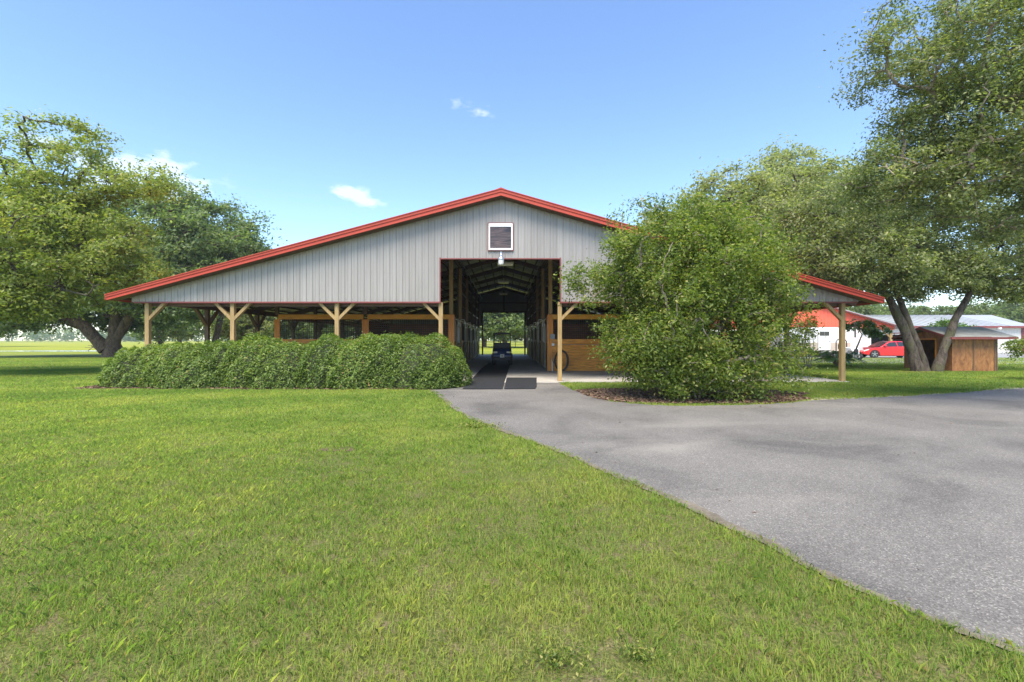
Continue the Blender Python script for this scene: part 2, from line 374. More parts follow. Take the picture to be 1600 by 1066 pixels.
def ground_mix(name, stops, scale=3, bmp=0.4, scale2=40, rough=0.95):
    m, t, b = new_mat(name); v = coords(t)
    col = ramp(t, noise(t, scale, 6, 0.65, v), stops)
    f = noise(t, scale2, 4, 0.7, v); col = mixc(t, 1.0, col, ramp(t, f, [(0.3, (0.72,) * 3), (0.7, (1.2,) * 3)]), 'MULTIPLY')
    t.links.new(col, b.inputs['Base Color']); b.inputs['Roughness'].default_value = rough; bump(t, b, f, bmp, 0.01); return m
M['concrete'] = ground_mix('concrete', [(0.3, (0.36, 0.32, 0.27)), (0.7, (0.52, 0.475, 0.41))], 1.3, 0.1, 25, 0.8)
M['mulch'] = ground_mix('mulch', [(0.3, (0.075, 0.042, 0.03)), (0.7, (0.19, 0.11, 0.075))], 4, 0.8, 45)
M['sand'] = ground_mix('sandy_dirt', [(0.3, (0.26, 0.20, 0.14)), (0.7, (0.46, 0.39, 0.30))], 2.5, 0.5, 30)
M['edge_dirt'] = ground_mix('edge_dirt', [(0.3, (0.10, 0.08, 0.055)), (0.7, (0.22, 0.18, 0.13))], 3, 0.6, 45)
M['drive2'] = ground_mix('pale_asphalt', [(0.3, (0.24, 0.235, 0.23)), (0.7, (0.33, 0.32, 0.31))], 0.6, 0.2, 20)
m, t, b = new_mat('pond_water'); b.inputs['Base Color'].default_value = (0.10, 0.16, 0.17, 1); b.inputs['Roughness'].default_value = 0.08
bump(t, b, noise(t, 3, 3, 0.5, coords(t)), 0.1, 0.02); M['water'] = m

# ------------------------------------------------------------------ the ground
rng = np.random.default_rng(5); R = random.Random(4)
def sheet(name, poly, z, mat_, kind='structure', label=None):
    me = bpy.data.meshes.new(name); me.from_pydata([(x, y, z) for x, y in poly], [], [tuple(range(len(poly)))]); me.materials.append(mat_)
    import bmesh
    bm = bmesh.new(); bm.from_mesh(me); bmesh.ops.recalc_face_normals(bm, faces=bm.faces)
    if bm.faces and bm.faces[:][0].normal.z < 0: bmesh.ops.reverse_faces(bm, faces=bm.faces)
    bmesh.ops.triangulate(bm, faces=bm.faces[:]); bm.to_mesh(me); bm.free()
    o = bpy.data.objects.new(name, me); C.collection.objects.link(o); o['kind'] = kind
    if label: o['label'] = label
    return o
def smooth_line(pts, n=10, jit=0.0, seed=1):
    rr = random.Random(seed); res = []
    P_ = [pts[0]] + list(pts) + [pts[-1]]
    for i in range(1, len(P_) - 2):
        a, b_, c, d = [Vector((*p, 0)) for p in P_[i-1:i+3]]
        for k in range(n):
            t_ = k / n
            q = 0.5 * ((2*b_) + (c-a)*t_ + (2*a-5*b_+4*c-d)*t_*t_ + (3*b_-a-3*c+d)*t_**3)
            j = jit * min(1.0, q.y / 8 + .15)
            res.append((q.x + rr.uniform(-j, j), q.y + rr.uniform(-j, j)))
    res.append(tuple(pts[-1])); return res

sheet('grass_ground', [(-900, -60), (900, -60), (900, 1500), (-900, 1500)], 0.0, M['lawn'])
LEFT_EDGE = smooth_line([(5.5, -6), (3.3, 0.9), G(1600, 1026), G(1450, 968), G(1300, 905), G(1200, 853), G(1100, 806), G(1030, 773), G(960, 744), G(890, 713), G(830, 690), G(790, 676), G(745, 659), G(718, 645), G(700, 633), G(686, 619), (-2.2, 13.6), (-2.35, 14.6), (-2.4, 16.3)], 8, 0.035, 3)
RIGHT_EDGE = smooth_line([(1.85, 16.3), G(880, 603), G(897, 611), G(918, 619), G(940, 625), G(985, 631), G(1050, 634), G(1120, 634), G(1200, 632), G(1262, 627), G(1330, 623), G(1400, 620), G(1500, 614), G(1600, 607), (22, 15.2), (40, 18)], 8, 0.05, 4)
DRIVE = LEFT_EDGE + RIGHT_EDGE + [(60, 20), (60, -6)]
sheet('driveway', DRIVE, 0.008, M['asphalt'])
SLAB = [(-12.95, 16.55), (-2.41, 16.5), (-2.40, 16.0), (1.86, 16.0), (1.9, 16.15), (12.2, 16.3), (12.2, 46), (-12.95, 46)]
MBs = MB().prism(SLAB, 'z', -0.05, 0.02); o = MBs.build('concrete_slab', M['concrete']); o['kind'] = 'structure'
# control joints of the slab are shallow grooves: darker thin strips of dirt
def blob(cx, cy, rx, ry, n=40, jit=0.12, seed=0, rot=0):
    rr = random.Random(seed); pts = []; ph = [rr.uniform(0, 6.28) for _ in range(4)]
    for i in range(n):
        a = 2*math.pi*i/n
        k = 1 + jit*(math.sin(3*a+ph[0])*.5 + math.sin(5*a+ph[1])*.35 + math.sin(9*a+ph[2])*.25) + rr.uniform(-jit, jit)*.15
        x, y = rx*k*math.cos(a), ry*k*math.sin(a)
        pts.append((cx + x*math.cos(rot) - y*math.sin(rot), cy + x*math.sin(rot) + y*math.cos(rot)))
    return pts
sheet('mulch_bed', blob(4.75, 12.5, 3.5, 1.75, 60, .1, 2), 0.006, M['mulch'])
HB = [(-13.3, 14.15)] + smooth_line([(-13.0, 14.0), (-9, 13.9), (-5, 13.82), (-2.5, 13.75), (-2.0, 14.0)], 6, .03, 3) + [(-1.9, 15), (-2.3, 16.4), (-13.3, 16.4)]
sheet('mulch_bed', HB, 0.005, M['mulch'])
# sandy fringe along the far side of the drive
fr = []; lo_ = []
for i, (x, y) in enumerate(RIGHT_EDGE):
    if 7.2 < x < 22: fr.append((x, y - 0.12)); lo_.append((x, y + 0.10 + 0.35 * abs(math.sin(x * 1.7) * math.sin(x * 0.9 + 1)) ))
sheet('sandy_verge', fr + lo_[::-1], 0.0035, M['sand'])
sheet('ground_patch', blob(1.0, 1.0, .4, .2, 20, .3, 8), 0.003, M['sand']) if False else None
sheet('far_driveway', [(15, 30.5), (31, 28.6), (60, 27.6), (120, 28), (120, 54), (36, 54), (15, 48)], 0.006, M['drive2'])
sheet('tree_base_dirt', blob(19.7, 21.3, 1.7, .8, 40, .2, 6), 0.004, M['mulch'])
sheet('pond', blob(-57, 61.5, 12.0, 3.2, 50, .08, 9), 0.01, M['water'])
sheet('bare_patch', blob(*G(528, 702), .26, .15, 30, .25, 12), 0.0045, M['mulch'])

def inpoly(x, y, poly):
    ins = np.zeros(len(x), bool); n = len(poly)
    for i in range(n):
        x1, y1 = poly[i]; x2, y2 = poly[(i+1) % n]
        if y1 == y2: continue
        c = ((y1 > y) != (y2 > y)) & (x < (x2-x1)*(y-y1)/(y2-y1)+x1)
        ins ^= c
    return ins
def snoise(x, y, s, seed=0):
    r = np.random.default_rng(seed); v = np.zeros_like(x)
    for k in range(7):
        a = r.uniform(0, 6.28); f = s * r.uniform(0.6, 2.2); v += np.sin((x*np.cos(a)+y*np.sin(a))*f + r.uniform(0, 6.28))
    return v / 3.7
BED1, BED2 = blob(4.75, 12.5, 3.5, 1.75, 60, .1, 2), HB
def grass_band(y0, y1, dens, h, w, xr=None):
    xm = 1.16 * y1 + 1.5
    n = int(dens * 2 * xm * (y1-y0)); x = rng.uniform(-xm, xm, n); y = rng.uniform(y0, y1, n)
    if y1 <= 9.1:
        nt_ = max(1, n//11); cx_ = rng.uniform(-xm, xm, nt_); cy_ = rng.uniform(y0, y1, nt_); ti_ = rng.integers(0, nt_, n)
        mk = rng.random(n) < .72; rad_ = .016 + .004*(y0+y1)/2
        dx_, dy_ = rng.normal(0, rad_, n), rng.normal(0, rad_, n)
        x = np.where(mk, cx_[ti_]+dx_, x); y = np.where(mk, cy_[ti_]+dy_, y); ta_ = np.where(mk, np.arctan2(dy_, dx_), rng.uniform(0, 6.28, n)); tt_ = np.where(mk, rng.normal(0, .13, nt_)[ti_], 0); th_ = np.where(mk, rng.uniform(.75, 1.25, nt_)[ti_], .8)
    else: ta_ = rng.uniform(0, 6.28, n); tt_ = np.zeros(n); th_ = np.ones(n)
    k = np.abs(x) < 1.16*y + 1.5
    ta_, tt_, th_ = ta_[k], tt_[k], th_[k]
    x, y = x[k], y[k]
    ind = inpoly(x, y, DRIVE); near = ind & ~(inpoly(x-.035-.006*y, y-.03, DRIVE) & inpoly(x, y+.10, DRIVE)); ragged = near & (rng.random(len(x)) < np.clip(.25+.6*snoise(x, y, 5, 17), 0, .7))
    bad = (ind & ~ragged) | inpoly(x, y, SLAB) | inpoly(x, y, BED2) | (inpoly(x, y, BED1) & (rng.random(len(x)) > 0.06))
    k = ~bad; ta_, tt_, th_ = ta_[k], tt_[k], th_[k]
    x, y = x[k], y[k]
    # thin patches near camera (bare dirt) and tufts
    cl = snoise(x, y, 9, 1)*0.5 + snoise(x, y, 3.1, 2)*0.6 + snoise(x, y, 26, 12)*0.35
    keep = rng.random(len(x)) < np.clip(0.85 + 0.5*cl - 0.10*(y < 6)*(x > -1), 0.22, 1)
    x, y, cl = x[keep], y[keep], cl[keep]; ta_, tt_, th_ = ta_[keep], tt_[keep], th_[keep]
    n = len(x)
    hh = h * rng.uniform(0.5, 1.15, n) * (1 + 0.22*np.clip(cl, -1, 1)) * th_; ww = w * rng.uniform(0.7, 1.3, n)
    a = ta_ + rng.normal(0, .5, n); lean = rng.uniform(0.1, .95, n); a2 = a + rng.uniform(-.6, .6, n)
    wx, wy = -np.sin(a)*ww/2, np.cos(a)*ww/2
    b0 = np.stack([x, y, np.zeros(n)], 1); m1 = b0 + np.stack([np.cos(a)*lean*hh*.35, np.sin(a)*lean*hh*.35, hh*.6], 1)
    tp = m1 + np.stack([np.cos(a2)*lean*hh*.75, np.sin(a2)*lean*hh*.75, hh*(.45-.25*lean)], 1)
    s = np.stack([wx, wy, np.zeros(n)], 1)
    V = np.stack([b0-s, b0+s, m1+s*.8, tp, m1-s*.8], 1).reshape(-1, 3)
    tone = 0.5 + 0.15*snoise(x, y, .8, 5) + 0.13*np.sin((y*.94-x*.34)*1.9+.6*snoise(x, y, .5, 8)*2)*np.clip((y-2)/5, 0, 1) + 0.16*snoise(x, y, 3.3, 6) + rng.normal(0, .12, n) + tt_
    tone = np.clip(tone, 0.27, .88); dead = rng.random(n) < (0.10 + .10*(y < 6)); tone[dead] = rng.uniform(0, .2, dead.sum())
    return V, tone
bands = [(1.3, 3.2, 8500, .046, .0034), (3.2, 5.5, 5600, .046, .0044), (5.5, 9, 3000, .048, .0065), (9, 14, 1300, .05, .010), (14, 24, 420, .055, .017), (24, 38, 120, .06, .03)]
Vs, Ts = zip(*[grass_band(*b_) for b_ in bands])
V = np.concatenate(Vs); T = np.concatenate(Ts)
o = quadmesh('grass', M['blade'], V, len(T), attr=T, k=5)
tag(o, 'green lawn grass with dry straw coloured tips', 'grass', kind='stuff')

def debris():
    n = 900; x = rng.uniform(-2, 22, n); y = rng.uniform(2.2, 15, n)
    k = inpoly(x, y, DRIVE) & ((rng.random(n) < .25) | ~inpoly(x-.5, y-.3, DRIVE) | ~inpoly(x, y+.6, DRIVE)); x, y = x[k], y[k]; n = len(x)
    a = rng.uniform(0, 6.28, n); L = rng.uniform(.02, .05, n); w = L*.4; c = np.stack([x, y, rng.uniform(.012, .018, n)], 1)
    ax = np.stack([np.cos(a)*L/2, np.sin(a)*L/2, 0*L], 1); sx = np.stack([-np.sin(a)*w/2, np.cos(a)*w/2, w*rng.uniform(-.3, .6, n)], 1)
    o = quadmesh('fallen_leaves', M['chips'], np.stack([c-ax, c+sx, c+ax, c-sx], 1).reshape(-1, 3), n, attr=rng.random(n)); tag(o, 'scattered dry leaf litter on the asphalt drive and along its edges', 'leaf litter', kind='stuff')
debris()
LE = [p for p in LEFT_EDGE if 1.8 < p[1] < 13.8]
sheet('dirt_edge', [(p[0]-.03, p[1]) for p in LE] + [(p[0]+.025+.03*abs(math.sin(p[1]*5))+.06*max(0, math.sin(p[1]*1.7+1)), p[1]) for p in LE][::-1], .0105, M['edge_dirt'])
def chips(poly, n, s, z, name, label):
    xs = [p[0] for p in poly]; ys = [p[1] for p in poly]
    x = rng.uniform(min(xs), max(xs), n*2); y = rng.uniform(min(ys), max(ys), n*2)
    k = inpoly(x, y, poly) & ~inpoly(x, y, DRIVE); x, y = x[k][:n], y[k][:n]; n = len(x)
    a = rng.uniform(0, 6.28, n); L = s*rng.uniform(.5, 1.5, n); w = L*.28
    c = np.stack([x, y, rng.uniform(0.008, z, n)], 1)
    ax = np.stack([np.cos(a)*L/2, np.sin(a)*L/2, rng.uniform(-.3, .3, n)*L/2], 1); sx = np.stack([-np.sin(a)*w/2, np.cos(a)*w/2, rng.uniform(-.5, .5, n)*w], 1)
    V = np.stack([c-ax-sx, c+ax-sx, c+ax+sx, c-ax+sx], 1).reshape(-1, 3)
    o = quadmesh(name, M['chips'], V, n, attr=rng.random(n)); tag(o, label, 'mulch', kind='stuff')
chips(BED1, 16000, .055, .04, 'mulch_chips', 'brown mulch and dead leaves beneath the big round bush')
chips(HB, 14000, .06, .035, 'mulch_chips', 'reddish mulch strip along the foot of the long hedge')

# ------------------------------------------------------------------ foliage
def leaves(cen, nrm, L, Wd, droop=0.3, rnd=0.6):
    """quads at cen (n,3), leaf normals biased to nrm"""
    n = len(cen)
    N = nrm + rng.normal(0, rnd, (n, 3)); N /= np.linalg.norm(N, axis=1, keepdims=True) + 1e-9
    A = rng.normal(0, 1, (n, 3)); A -= N * (A*N).sum(1, keepdims=True); A /= np.linalg.norm(A, axis=1, keepdims=True) + 1e-9
    B = np.cross(N, A); L = L * rng.uniform(.65, 1.3, (n, 1)); Wd = Wd * rng.uniform(.7, 1.25, (n, 1))
    return np.stack([cen - A*L/2, cen + B*Wd/2 + N*Wd*.18, cen + A*L/2 - N*L*.1, cen - B*Wd/2 + N*Wd*.18], 1).reshape(-1, 3)
def frustums(P0, P1, r0, r1, n=6):
    P0, P1 = np.array(P0), np.array(P1); r0, r1 = np.array(r0)[:, None], np.array(r1)[:, None]
    d = P1-P0; d /= np.linalg.norm(d, axis=1, keepdims=True) + 1e-9
    u = np.cross(d, np.array([0.31, 0.17, 0.93])); u /= np.linalg.norm(u, axis=1, keepdims=True) + 1e-9; w = np.cross(d, u)
    q = []
    for k in range(n):
        a, b_ = 2*np.pi*k/n, 2*np.pi*(k+1)/n
        e0 = u*np.cos(a)+w*np.sin(a); e1 = u*np.cos(b_)+w*np.sin(b_)
        q.append(np.stack([P0+e0*r0, P0+e1*r0, P1+e1*r1, P1+e0*r1], 1))
    return np.stack(q, 1).reshape(-1, 3)
def tree(name, label, cat, trunks, blobs, nclump, nleaf, L, rc, leafm, barkm, seed=1, group=None, tw=0.012, zmin=1.5, shell=.55,
         part=('trunk', 'crown'), base=None, flat=.6, ratio=.5, up=.5, maxr=None, gap=.35):
    global rng
    rng = np.random.default_rng(seed)
    base = base or trunks[0][0][:3]
    root = thing(name, label, cat, (base[0], base[1], 0), 0, group)
    pos, par, rad = [], [], []; mb = MB()
    for tr in trunks:
        pts = [Vector(p[:3]) for p in tr]; rs = [p[3] for p in tr]
        # refine with wobble
        P_, R_ = [], []
        for i in range(len(pts)-1):
            for k in range(4):
                t_ = k/4; q = pts[i].lerp(pts[i+1], t_); j = rs[i]*.10
                P_.append(q + Vector((rng.uniform(-j, j), rng.uniform(-j, j), 0))); R_.append((rs[i]*(1-t_)+rs[i+1]*t_)*rng.uniform(.90, 1.10))
        P_.append(pts[-1]); R_.append(rs[-1])
        mb.tube([p - Vector((base[0], base[1], 0)) for p in P_], R_, 12)
        pi = -1
        for i, p in enumerate(P_):
            if p.z > zmin*.6:
                pos.append(np.array(p)); par.append(pi); rad.append(R_[i]); pi = len(pos)-1
    ntr = len(pos)
    ws = np.array([b_[6] if len(b_) > 6 else b_[3]*b_[4]*b_[5] for b_ in blobs]); ws = ws/ws.sum()
    cl = []
    ph = rng.uniform(0, 6.28, (6, 4))
    sc_ = 1.0/ max(.5, np.mean([b_[3] for b_ in blobs])*.32)
    tries = 0
    while len(cl) < nclump and tries < nclump*40:
        tries += 1
        b_ = blobs[rng.choice(len(blobs), p=ws)]; d = rng.normal(0, 1, 3); d /= np.linalg.norm(d)
        r = (shell + (1-shell)*rng.random()**.8) if rng.random() < .8 else rng.random()
        p = np.array(b_[:3]) + d*np.array(b_[3:6])*r*rng.uniform(.9, 1.1)
        if p[2] < zmin: continue
        nv = sum(np.sin((p[0]*np.cos(q[0])+p[1]*np.sin(q[0])+p[2]*q[1]*.4)*sc_*(1+q[2]*.3)+q[3]) for q in ph)/3
        if nv < -gap and rng.random() < .85: continue
        cl.append(p)
    cl = np.array(cl); tp = np.array(pos)
    dist = np.min(np.linalg.norm(cl[:, None]-tp[None], axis=2), axis=1); cl = cl[np.argsort(dist)]
    P0 = np.array(pos)
    for c in cl:
        d = np.linalg.norm(P0-c, axis=1) + 0.35*np.maximum(0, P0[:, 2]-c[2]); j = int(np.argmin(d)); a = P0[j]; ns = 3; prev = j; dd = np.linalg.norm(c-a)
        add = []
        for k in range(1, ns+1):
            t_ = k/ns; q = a*(1-t_)+c*t_ + rng.normal(0, .07*dd, 3)*(k < ns) + np.array([0, 0, .10*dd*math.sin(math.pi*t_)])
            pos.append(q); par.append(prev); rad.append(0); prev = len(pos)-1; add.append(q)
        P0 = np.vstack([P0, add])
    cnt = np.ones(len(pos))
    for i in range(len(pos)-1, -1, -1):
        if par[i] >= 0: cnt[par[i]] += cnt[i]
    for i in range(ntr, len(pos)): rad[i] = tw*(cnt[i]/3+.3)**.45
    A, B_, ra, rb = [], [], [], []
    off = np.array([base[0], base[1], 0])
    for i in range(ntr, len(pos)):
        j = par[i]; A.append(pos[j]-off); B_.append(pos[i]-off); rb.append(rad[i]); ra.append(min(rad[j], rad[i]*1.35))
    fr_ = frustums(A, B_, ra, rb, 5); n0 = len(mb.v)
    me = mb
    me.v += [tuple(p) for p in fr_.tolist()]; me.f += [(n0+4*i, n0+4*i+1, n0+4*i+2, n0+4*i+3) for i in range(len(fr_)//4)]
    me.build(part[0], barkm, root, smooth=True, world=False)
    # leaves
    nL = nclump*nleaf; ci = rng.integers(0, len(cl), nL)
    rcl = rc*rng.uniform(.55, 1.35, len(cl))
    # each clump is made of sprays: sub centres
    ns = 7; sub = rng.normal(0, 1, (len(cl), ns, 3)); sub /= np.linalg.norm(sub, axis=2, keepdims=True)
    sub *= rng.uniform(.35, 1.0, (len(cl), ns, 1)); sub[:, :, 2] *= flat
    si = rng.integers(0, ns, nL)
    off2 = rng.normal(0, .27, (nL, 3)); off2[:, 2] *= flat
    cen = cl[ci] + (sub[ci, si] + off2)*rcl[ci][:, None] - off
    if zmin < 1: cen[:, 2] = np.abs(cen[:, 2])
    nrm = (sub[ci, si] + off2)*.7 + np.array([0, 0, up])
    Vv = leaves(cen, nrm, L, L*ratio)
    ctone = rng.normal(0, .13, (len(cl), ns))
    tone = np.clip(.48 + ctone[ci, si] + rng.normal(0, .17, nL), 0, 1)
    quadmesh(part[1], leafm, Vv, nL, root, tone)
    return root

# big round bush by the drive
bx, by = 4.55, 11.9
stems = [[(bx+.25+math.cos(a)*.15, by-.1+math.sin(a)*.15, 0, .035), (bx+math.cos(a)*.6, by+.1+math.sin(a)*.5, .9, .028), (bx+math.cos(a)*1.1, by+.1+math.sin(a)*.8, 1.8, .018)] for a in np.linspace(0, 6.28, 9)[:-1]]
tree('round_bush', 'tall wide rounded light green bush beside the drive, in front of the barn', 'bush', stems,
     [(4.75, 12.2, 2.5, 2.45, 2.1, 2.3, 20), (4.3, 12.2, 3.4, 1.9, 1.7, 1.85, 9), (5.3, 12.0, 3.55, 1.6, 1.5, 1.6, 6), (3.4, 12.0, 1.4, 1.1, 1.0, .85, 2.2), (2.45, 12.2, 3.0, .8, .7, .55, 1.3),
      (6.9, 12.3, 1.2, 1.1, 1.0, 1.0, 1.9), (5.1, 11.3, .8, 1.8, .9, .8, 4.0), (4.0, 11.7, .8, 1.0, .9, .7, 1.3), (6.4, 12.2, 3.1, 1.25, 1.1, 1.35, 4.2), (7.1, 12.3, 2.4, .95, .8, 1.0, 1.4)],
     900, 130, .085, .42, M['leaf_bush'], M['twig'], 21, zmin=.12, tw=.0085, part=('stems', 'foliage'), base=(bx, by, 0), flat=.8, shell=.5, gap=.22)

# near oak whose boughs enter from the right, trunk outside the frame
tree('live_oak', 'near live oak whose leafy boughs hang in from the top right corner', 'tree',
     [[(15.2, 9.5, 0, .42), (14.6, 9.6, 2.2, .36), (13.6, 9.8, 4.2, .30), (12.0, 10.1, 6.2, .16), (10.6, 10.3, 7.0, .07)], [(14.0, 9.7, 3.4, .22), (11.8, 9.8, 4.9, .11), (9.6, 10.0, 5.6, .05)], [(13.6, 9.8, 4.2, .2), (14.5, 11, 6.5, .15), (14.5, 11.5, 8.6, .1)]],
     [(11.6, 10.3, 7.4, 2.7, 2.2, 2.4, 12), (9.6, 10.2, 7.9, 1.7, 1.5, 1.5, 3.8), (11.3, 10.2, 4.9, 2.6, 1.9, 1.15, 6.5), (9.0, 10.2, 5.0, 1.3, 1.1, .8, 2.0), (8.1, 10.2, 5.2, .6, .6, .5, .5), (14.5, 10.5, 7, 3, 2.6, 3, 7),
      (10.2, 9.9, 6.0, 1.7, 1.6, 1.2, 4.2), (11.6, 10.0, 10.0, 2.4, 2.0, 1.2, 3), (12.6, 10.3, 3.6, 1.2, 1.2, .6, 1.0)],
     640, 190, .085, .5, M['leaf_oak'], M['twig'], 33, zmin=3.2, tw=.012, gap=.5, ratio=.42)

# three-trunk oak beside the shed
tree('live_oak', 'three trunked oak with mossy bark standing beside the small brown shed', 'tree',
     [[(19.38, 21.7, -.05, .25), (19.2, 21.75, 1.0, .205), (18.75, 21.9, 2.4, .185), (18.3, 22.0, 3.5, .165), (17.2, 22.2, 4.9, .13), (15.8, 22.4, 6.2, .08)],
      [(19.88, 21.8, -.05, .21), (19.7, 21.9, .9, .165), (19.3, 22.1, 2.4, .14), (19.0, 22.4, 3.8, .12), (19.1, 22.8, 5.6, .09), (19.6, 23, 7.2, .05)],
      [(20.2, 21.6, -.05, .23), (20.5, 21.6, 1.0, .175), (21.2, 21.7, 2.5, .155), (22.1, 21.8, 3.9, .13), (23.6, 21.9, 5.0, .10), (25.4, 22.2, 6.2, .07)]],
     [(16.0, 22.6, 6.6, 3.6, 3, 2.3, 10), (19.2, 22.8, 7.9, 3.4, 3, 2.4, 10), (23.8, 22.6, 6.7, 3.8, 3, 2.2, 10), (14.6, 21.8, 5.0, 2.2, 2.2, 1.2, 3.4), (24.5, 22, 4.7, 2.8, 2.2, .9, 3.2), (20.8, 22.2, 5.0, 2.4, 2, .9, 2.2), (17.6, 21.2, 4.8, 1.6, 1.5, .8, 2.0), (19.7, 22.6, 3.95, 1.3, 1.0, .45, .8), (24.2, 21.6, 3.9, 1.7, 1.2, .45, 1.1), (22.6, 22.6, 4.3, 1.2, 1.0, .6, 1.0), (18.3, 21.3, 4.1, 1.2, .9, .6, 1.0), (21.5, 21.2, 4.5, 1.4, .9, .6, 1.2), (16.2, 21.6, 4.0, 1.3, 1, .5, .9)],
     760, 130, .15, .74, M['leaf_oak'], M['bark'], 44, zmin=3.1, tw=.02, gap=.4)

# pale oaks behind the barn, right
tree('live_oak', 'tall pale green oak rising over the right roof of the barn, behind the round bush', 'tree',
     [[(17.5, 33, 0, .5), (17.2, 33, 3, .4), (16.8, 33.2, 6.5, .25), (16.5, 33.5, 9.5, .12)]],
     [(16.6, 33, 9.6, 4.2, 4, 4.0, 12), (13.2, 33, 8.3, 3.4, 3.4, 3.2, 7), (20.5, 33, 10.2, 3.4, 3.6, 4.2, 9), (17, 31.5, 5.5, 5.5, 3, 2.6, 7), (11.0, 33.5, 9.3, 1.3, 1.3, 1.5, 1)],
     520, 105, .26, 1.2, M['leaf_pale'], M['bark'], 55, zmin=2.6, tw=.035)
k_ = 62/38
tree('live_oak', 'tallest pale oak behind the barn with a thin open tuft at its top', 'tree',
     [[(x*k_, 62, 1.5+(z-1.5)*k_ if z else 0, r*k_) for x, z, r in ((23, 0, .5), (23.2, 4, .4), (23.8, 8, .25), (24, 12.5, .12))]],
     [(x*k_, 62+dy, 1.5+(z-1.5)*k_, rx*k_, ry, rz*k_, w) for x, dy, z, rx, ry, rz, w in ((24.5, 0, 11, 5.5, 6, 4.0, 12), (23.4, 0, 15.9, 2.6, 3, 1.5, 1.6), (28, 0, 11.5, 4, 6, 4.5, 8), (20.0, 0, 9.5, 4, 6, 4, 6), (26, 1, 6.5, 7, 4, 3, 7), (31.5, 0, 8.5, 4, 5, 3.6, 6))],
     620, 100, .45, 1.9, M['leaf_pale'], M['bark'], 56, zmin=4.5, tw=.05)
# left: near yellow green tree, trunk outside the frame
tree('yellow_green_tree', 'nearest yellow green tree on the left whose low bare boughs enter from the edge', 'tree',
     [[(-26, 19.5, 0, .5), (-25.6, 19.5, 2.2, .4), (-24.5, 19.6, 4.0, .3), (-22.5, 19.8, 6, .18), (-20.5, 20, 8.5, .08)],
      [(-25.6, 19.5, 2.4, .2), (-23.5, 19.2, 3.2, .15), (-20.5, 19, 3.75, .10), (-18.7, 18.8, 3.7, .06), (-17, 18.7, 3.3, .03)]],
     [(-22.5, 20, 6.5, 4.2, 3.6, 2.6, 12), (-18.8, 20, 5.5, 3.3, 3, 2.1, 8.5), (-19.2, 20.2, 10.3, 2.0, 1.8, .95, 1.5), (-16.2, 20.2, 8.4, 1.5, 1.3, .7, .8), (-22.8, 20, 9.2, 2.0, 1.6, 1.5, 1.5), (-18.6, 20, 8.2, 2.0, 1.8, 1.2, 2.0), (-16.4, 19.6, 4.6, 1.5, 1.6, 1.1, 2.2), (-21.5, 19.2, 3.4, 3.4, 2.4, .9, 3.4), (-20.6, 19.3, 2.95, 3.2, 2.0, .55, 2.6), (-24, 20, 11.2, .9, .9, .8, .5), (-28, 20, 8, 3.5, 3.5, 3.5, 4)],
     780, 115, .155, .72, M['leaf_yellow'], M['bark'], 66, zmin=2.2, tw=.016, gap=.4, flat=.5)
# left: huge live oak with spreading trunk
tree('live_oak', 'massive spreading live oak whose forked trunk stands just left of the hedge', 'tree',
     [[(-34.6, 40.5, -.1, .78), (-34.5, 40.5, 1.2, .54), (-34.2, 40.5, 3.6, .44), (-34, 40.6, 6.5, .42), (-33.5, 41, 10.5, .2)],
      [(-34.9, 40.3, .6, .52), (-36.6, 40, 2.7, .45), (-39.5, 39.6, 3.9, .36), (-43, 39.3, 3.8, .2), (-47, 39, 1.9, .1)],
      [(-34.4, 40.5, 1.4, .42), (-33.0, 40.6, 3.6, .38), (-31, 40.8, 6.5, .26), (-29, 41, 9, .14)],
      [(-36.2, 40.1, 2.2, .3), (-38.2, 40, 4.6, .25), (-41, 40, 7.2, .16)]],
     [(-36, 41, 9.5, 8.5, 6, 4.3, 14), (-30.5, 41, 9.8, 6.2, 5, 4.2, 9), (-42, 40, 6.6, 6.5, 4.5, 2.9, 8), (-44, 38.5, 3.6, 4.4, 3, 1.3, 3), (-27.5, 41, 6.5, 3.8, 3.5, 2.8, 3.5), (-31.5, 41.5, 14.2, 4, 3.4, 1.6, 2.5), (-34, 37.5, 5.4, 7, 2.5, 1.4, 4), (-41.5, 38, 3.3, 4.5, 2.5, .8, 2.5), (-28.5, 40, 4.4, 3.4, 2.5, 1.3, 3), (-33, 42.5, 4.0, 5, 1.5, 1.4, 2.6), (-37.5, 43.5, 4.2, 4.5, 1.5, 1.8, 3.4)],
     790, 105, .34, 1.35, M['leaf_dark'], M['bark_dark'], 77, zmin=2.3, tw=.045, gap=.4)
tree('live_oak', 'rounded dark green oak on a leaning trunk rising above the left barn eave', 'tree',
     [[(-29.2, 46, 0, .34), (-28.6, 46, 3.2, .28), (-27.8, 46, 6.2, .22), (-28.6, 46, 10, .14)]],
     [(-29.3, 46, 11.3, 5.2, 4.5, 4.1, 12), (-26.3, 46, 9.0, 2.6, 3, 2.2, 3), (-31.5, 46, 9.0, 4, 3, 3, 4), (-26, 45.5, 7.3, 5, 3, 1.8, 3)],
     400, 100, .33, 1.2, M['leaf_dark'], M['bark_dark'], 78, zmin=3.6, tw=.04, gap=.45)

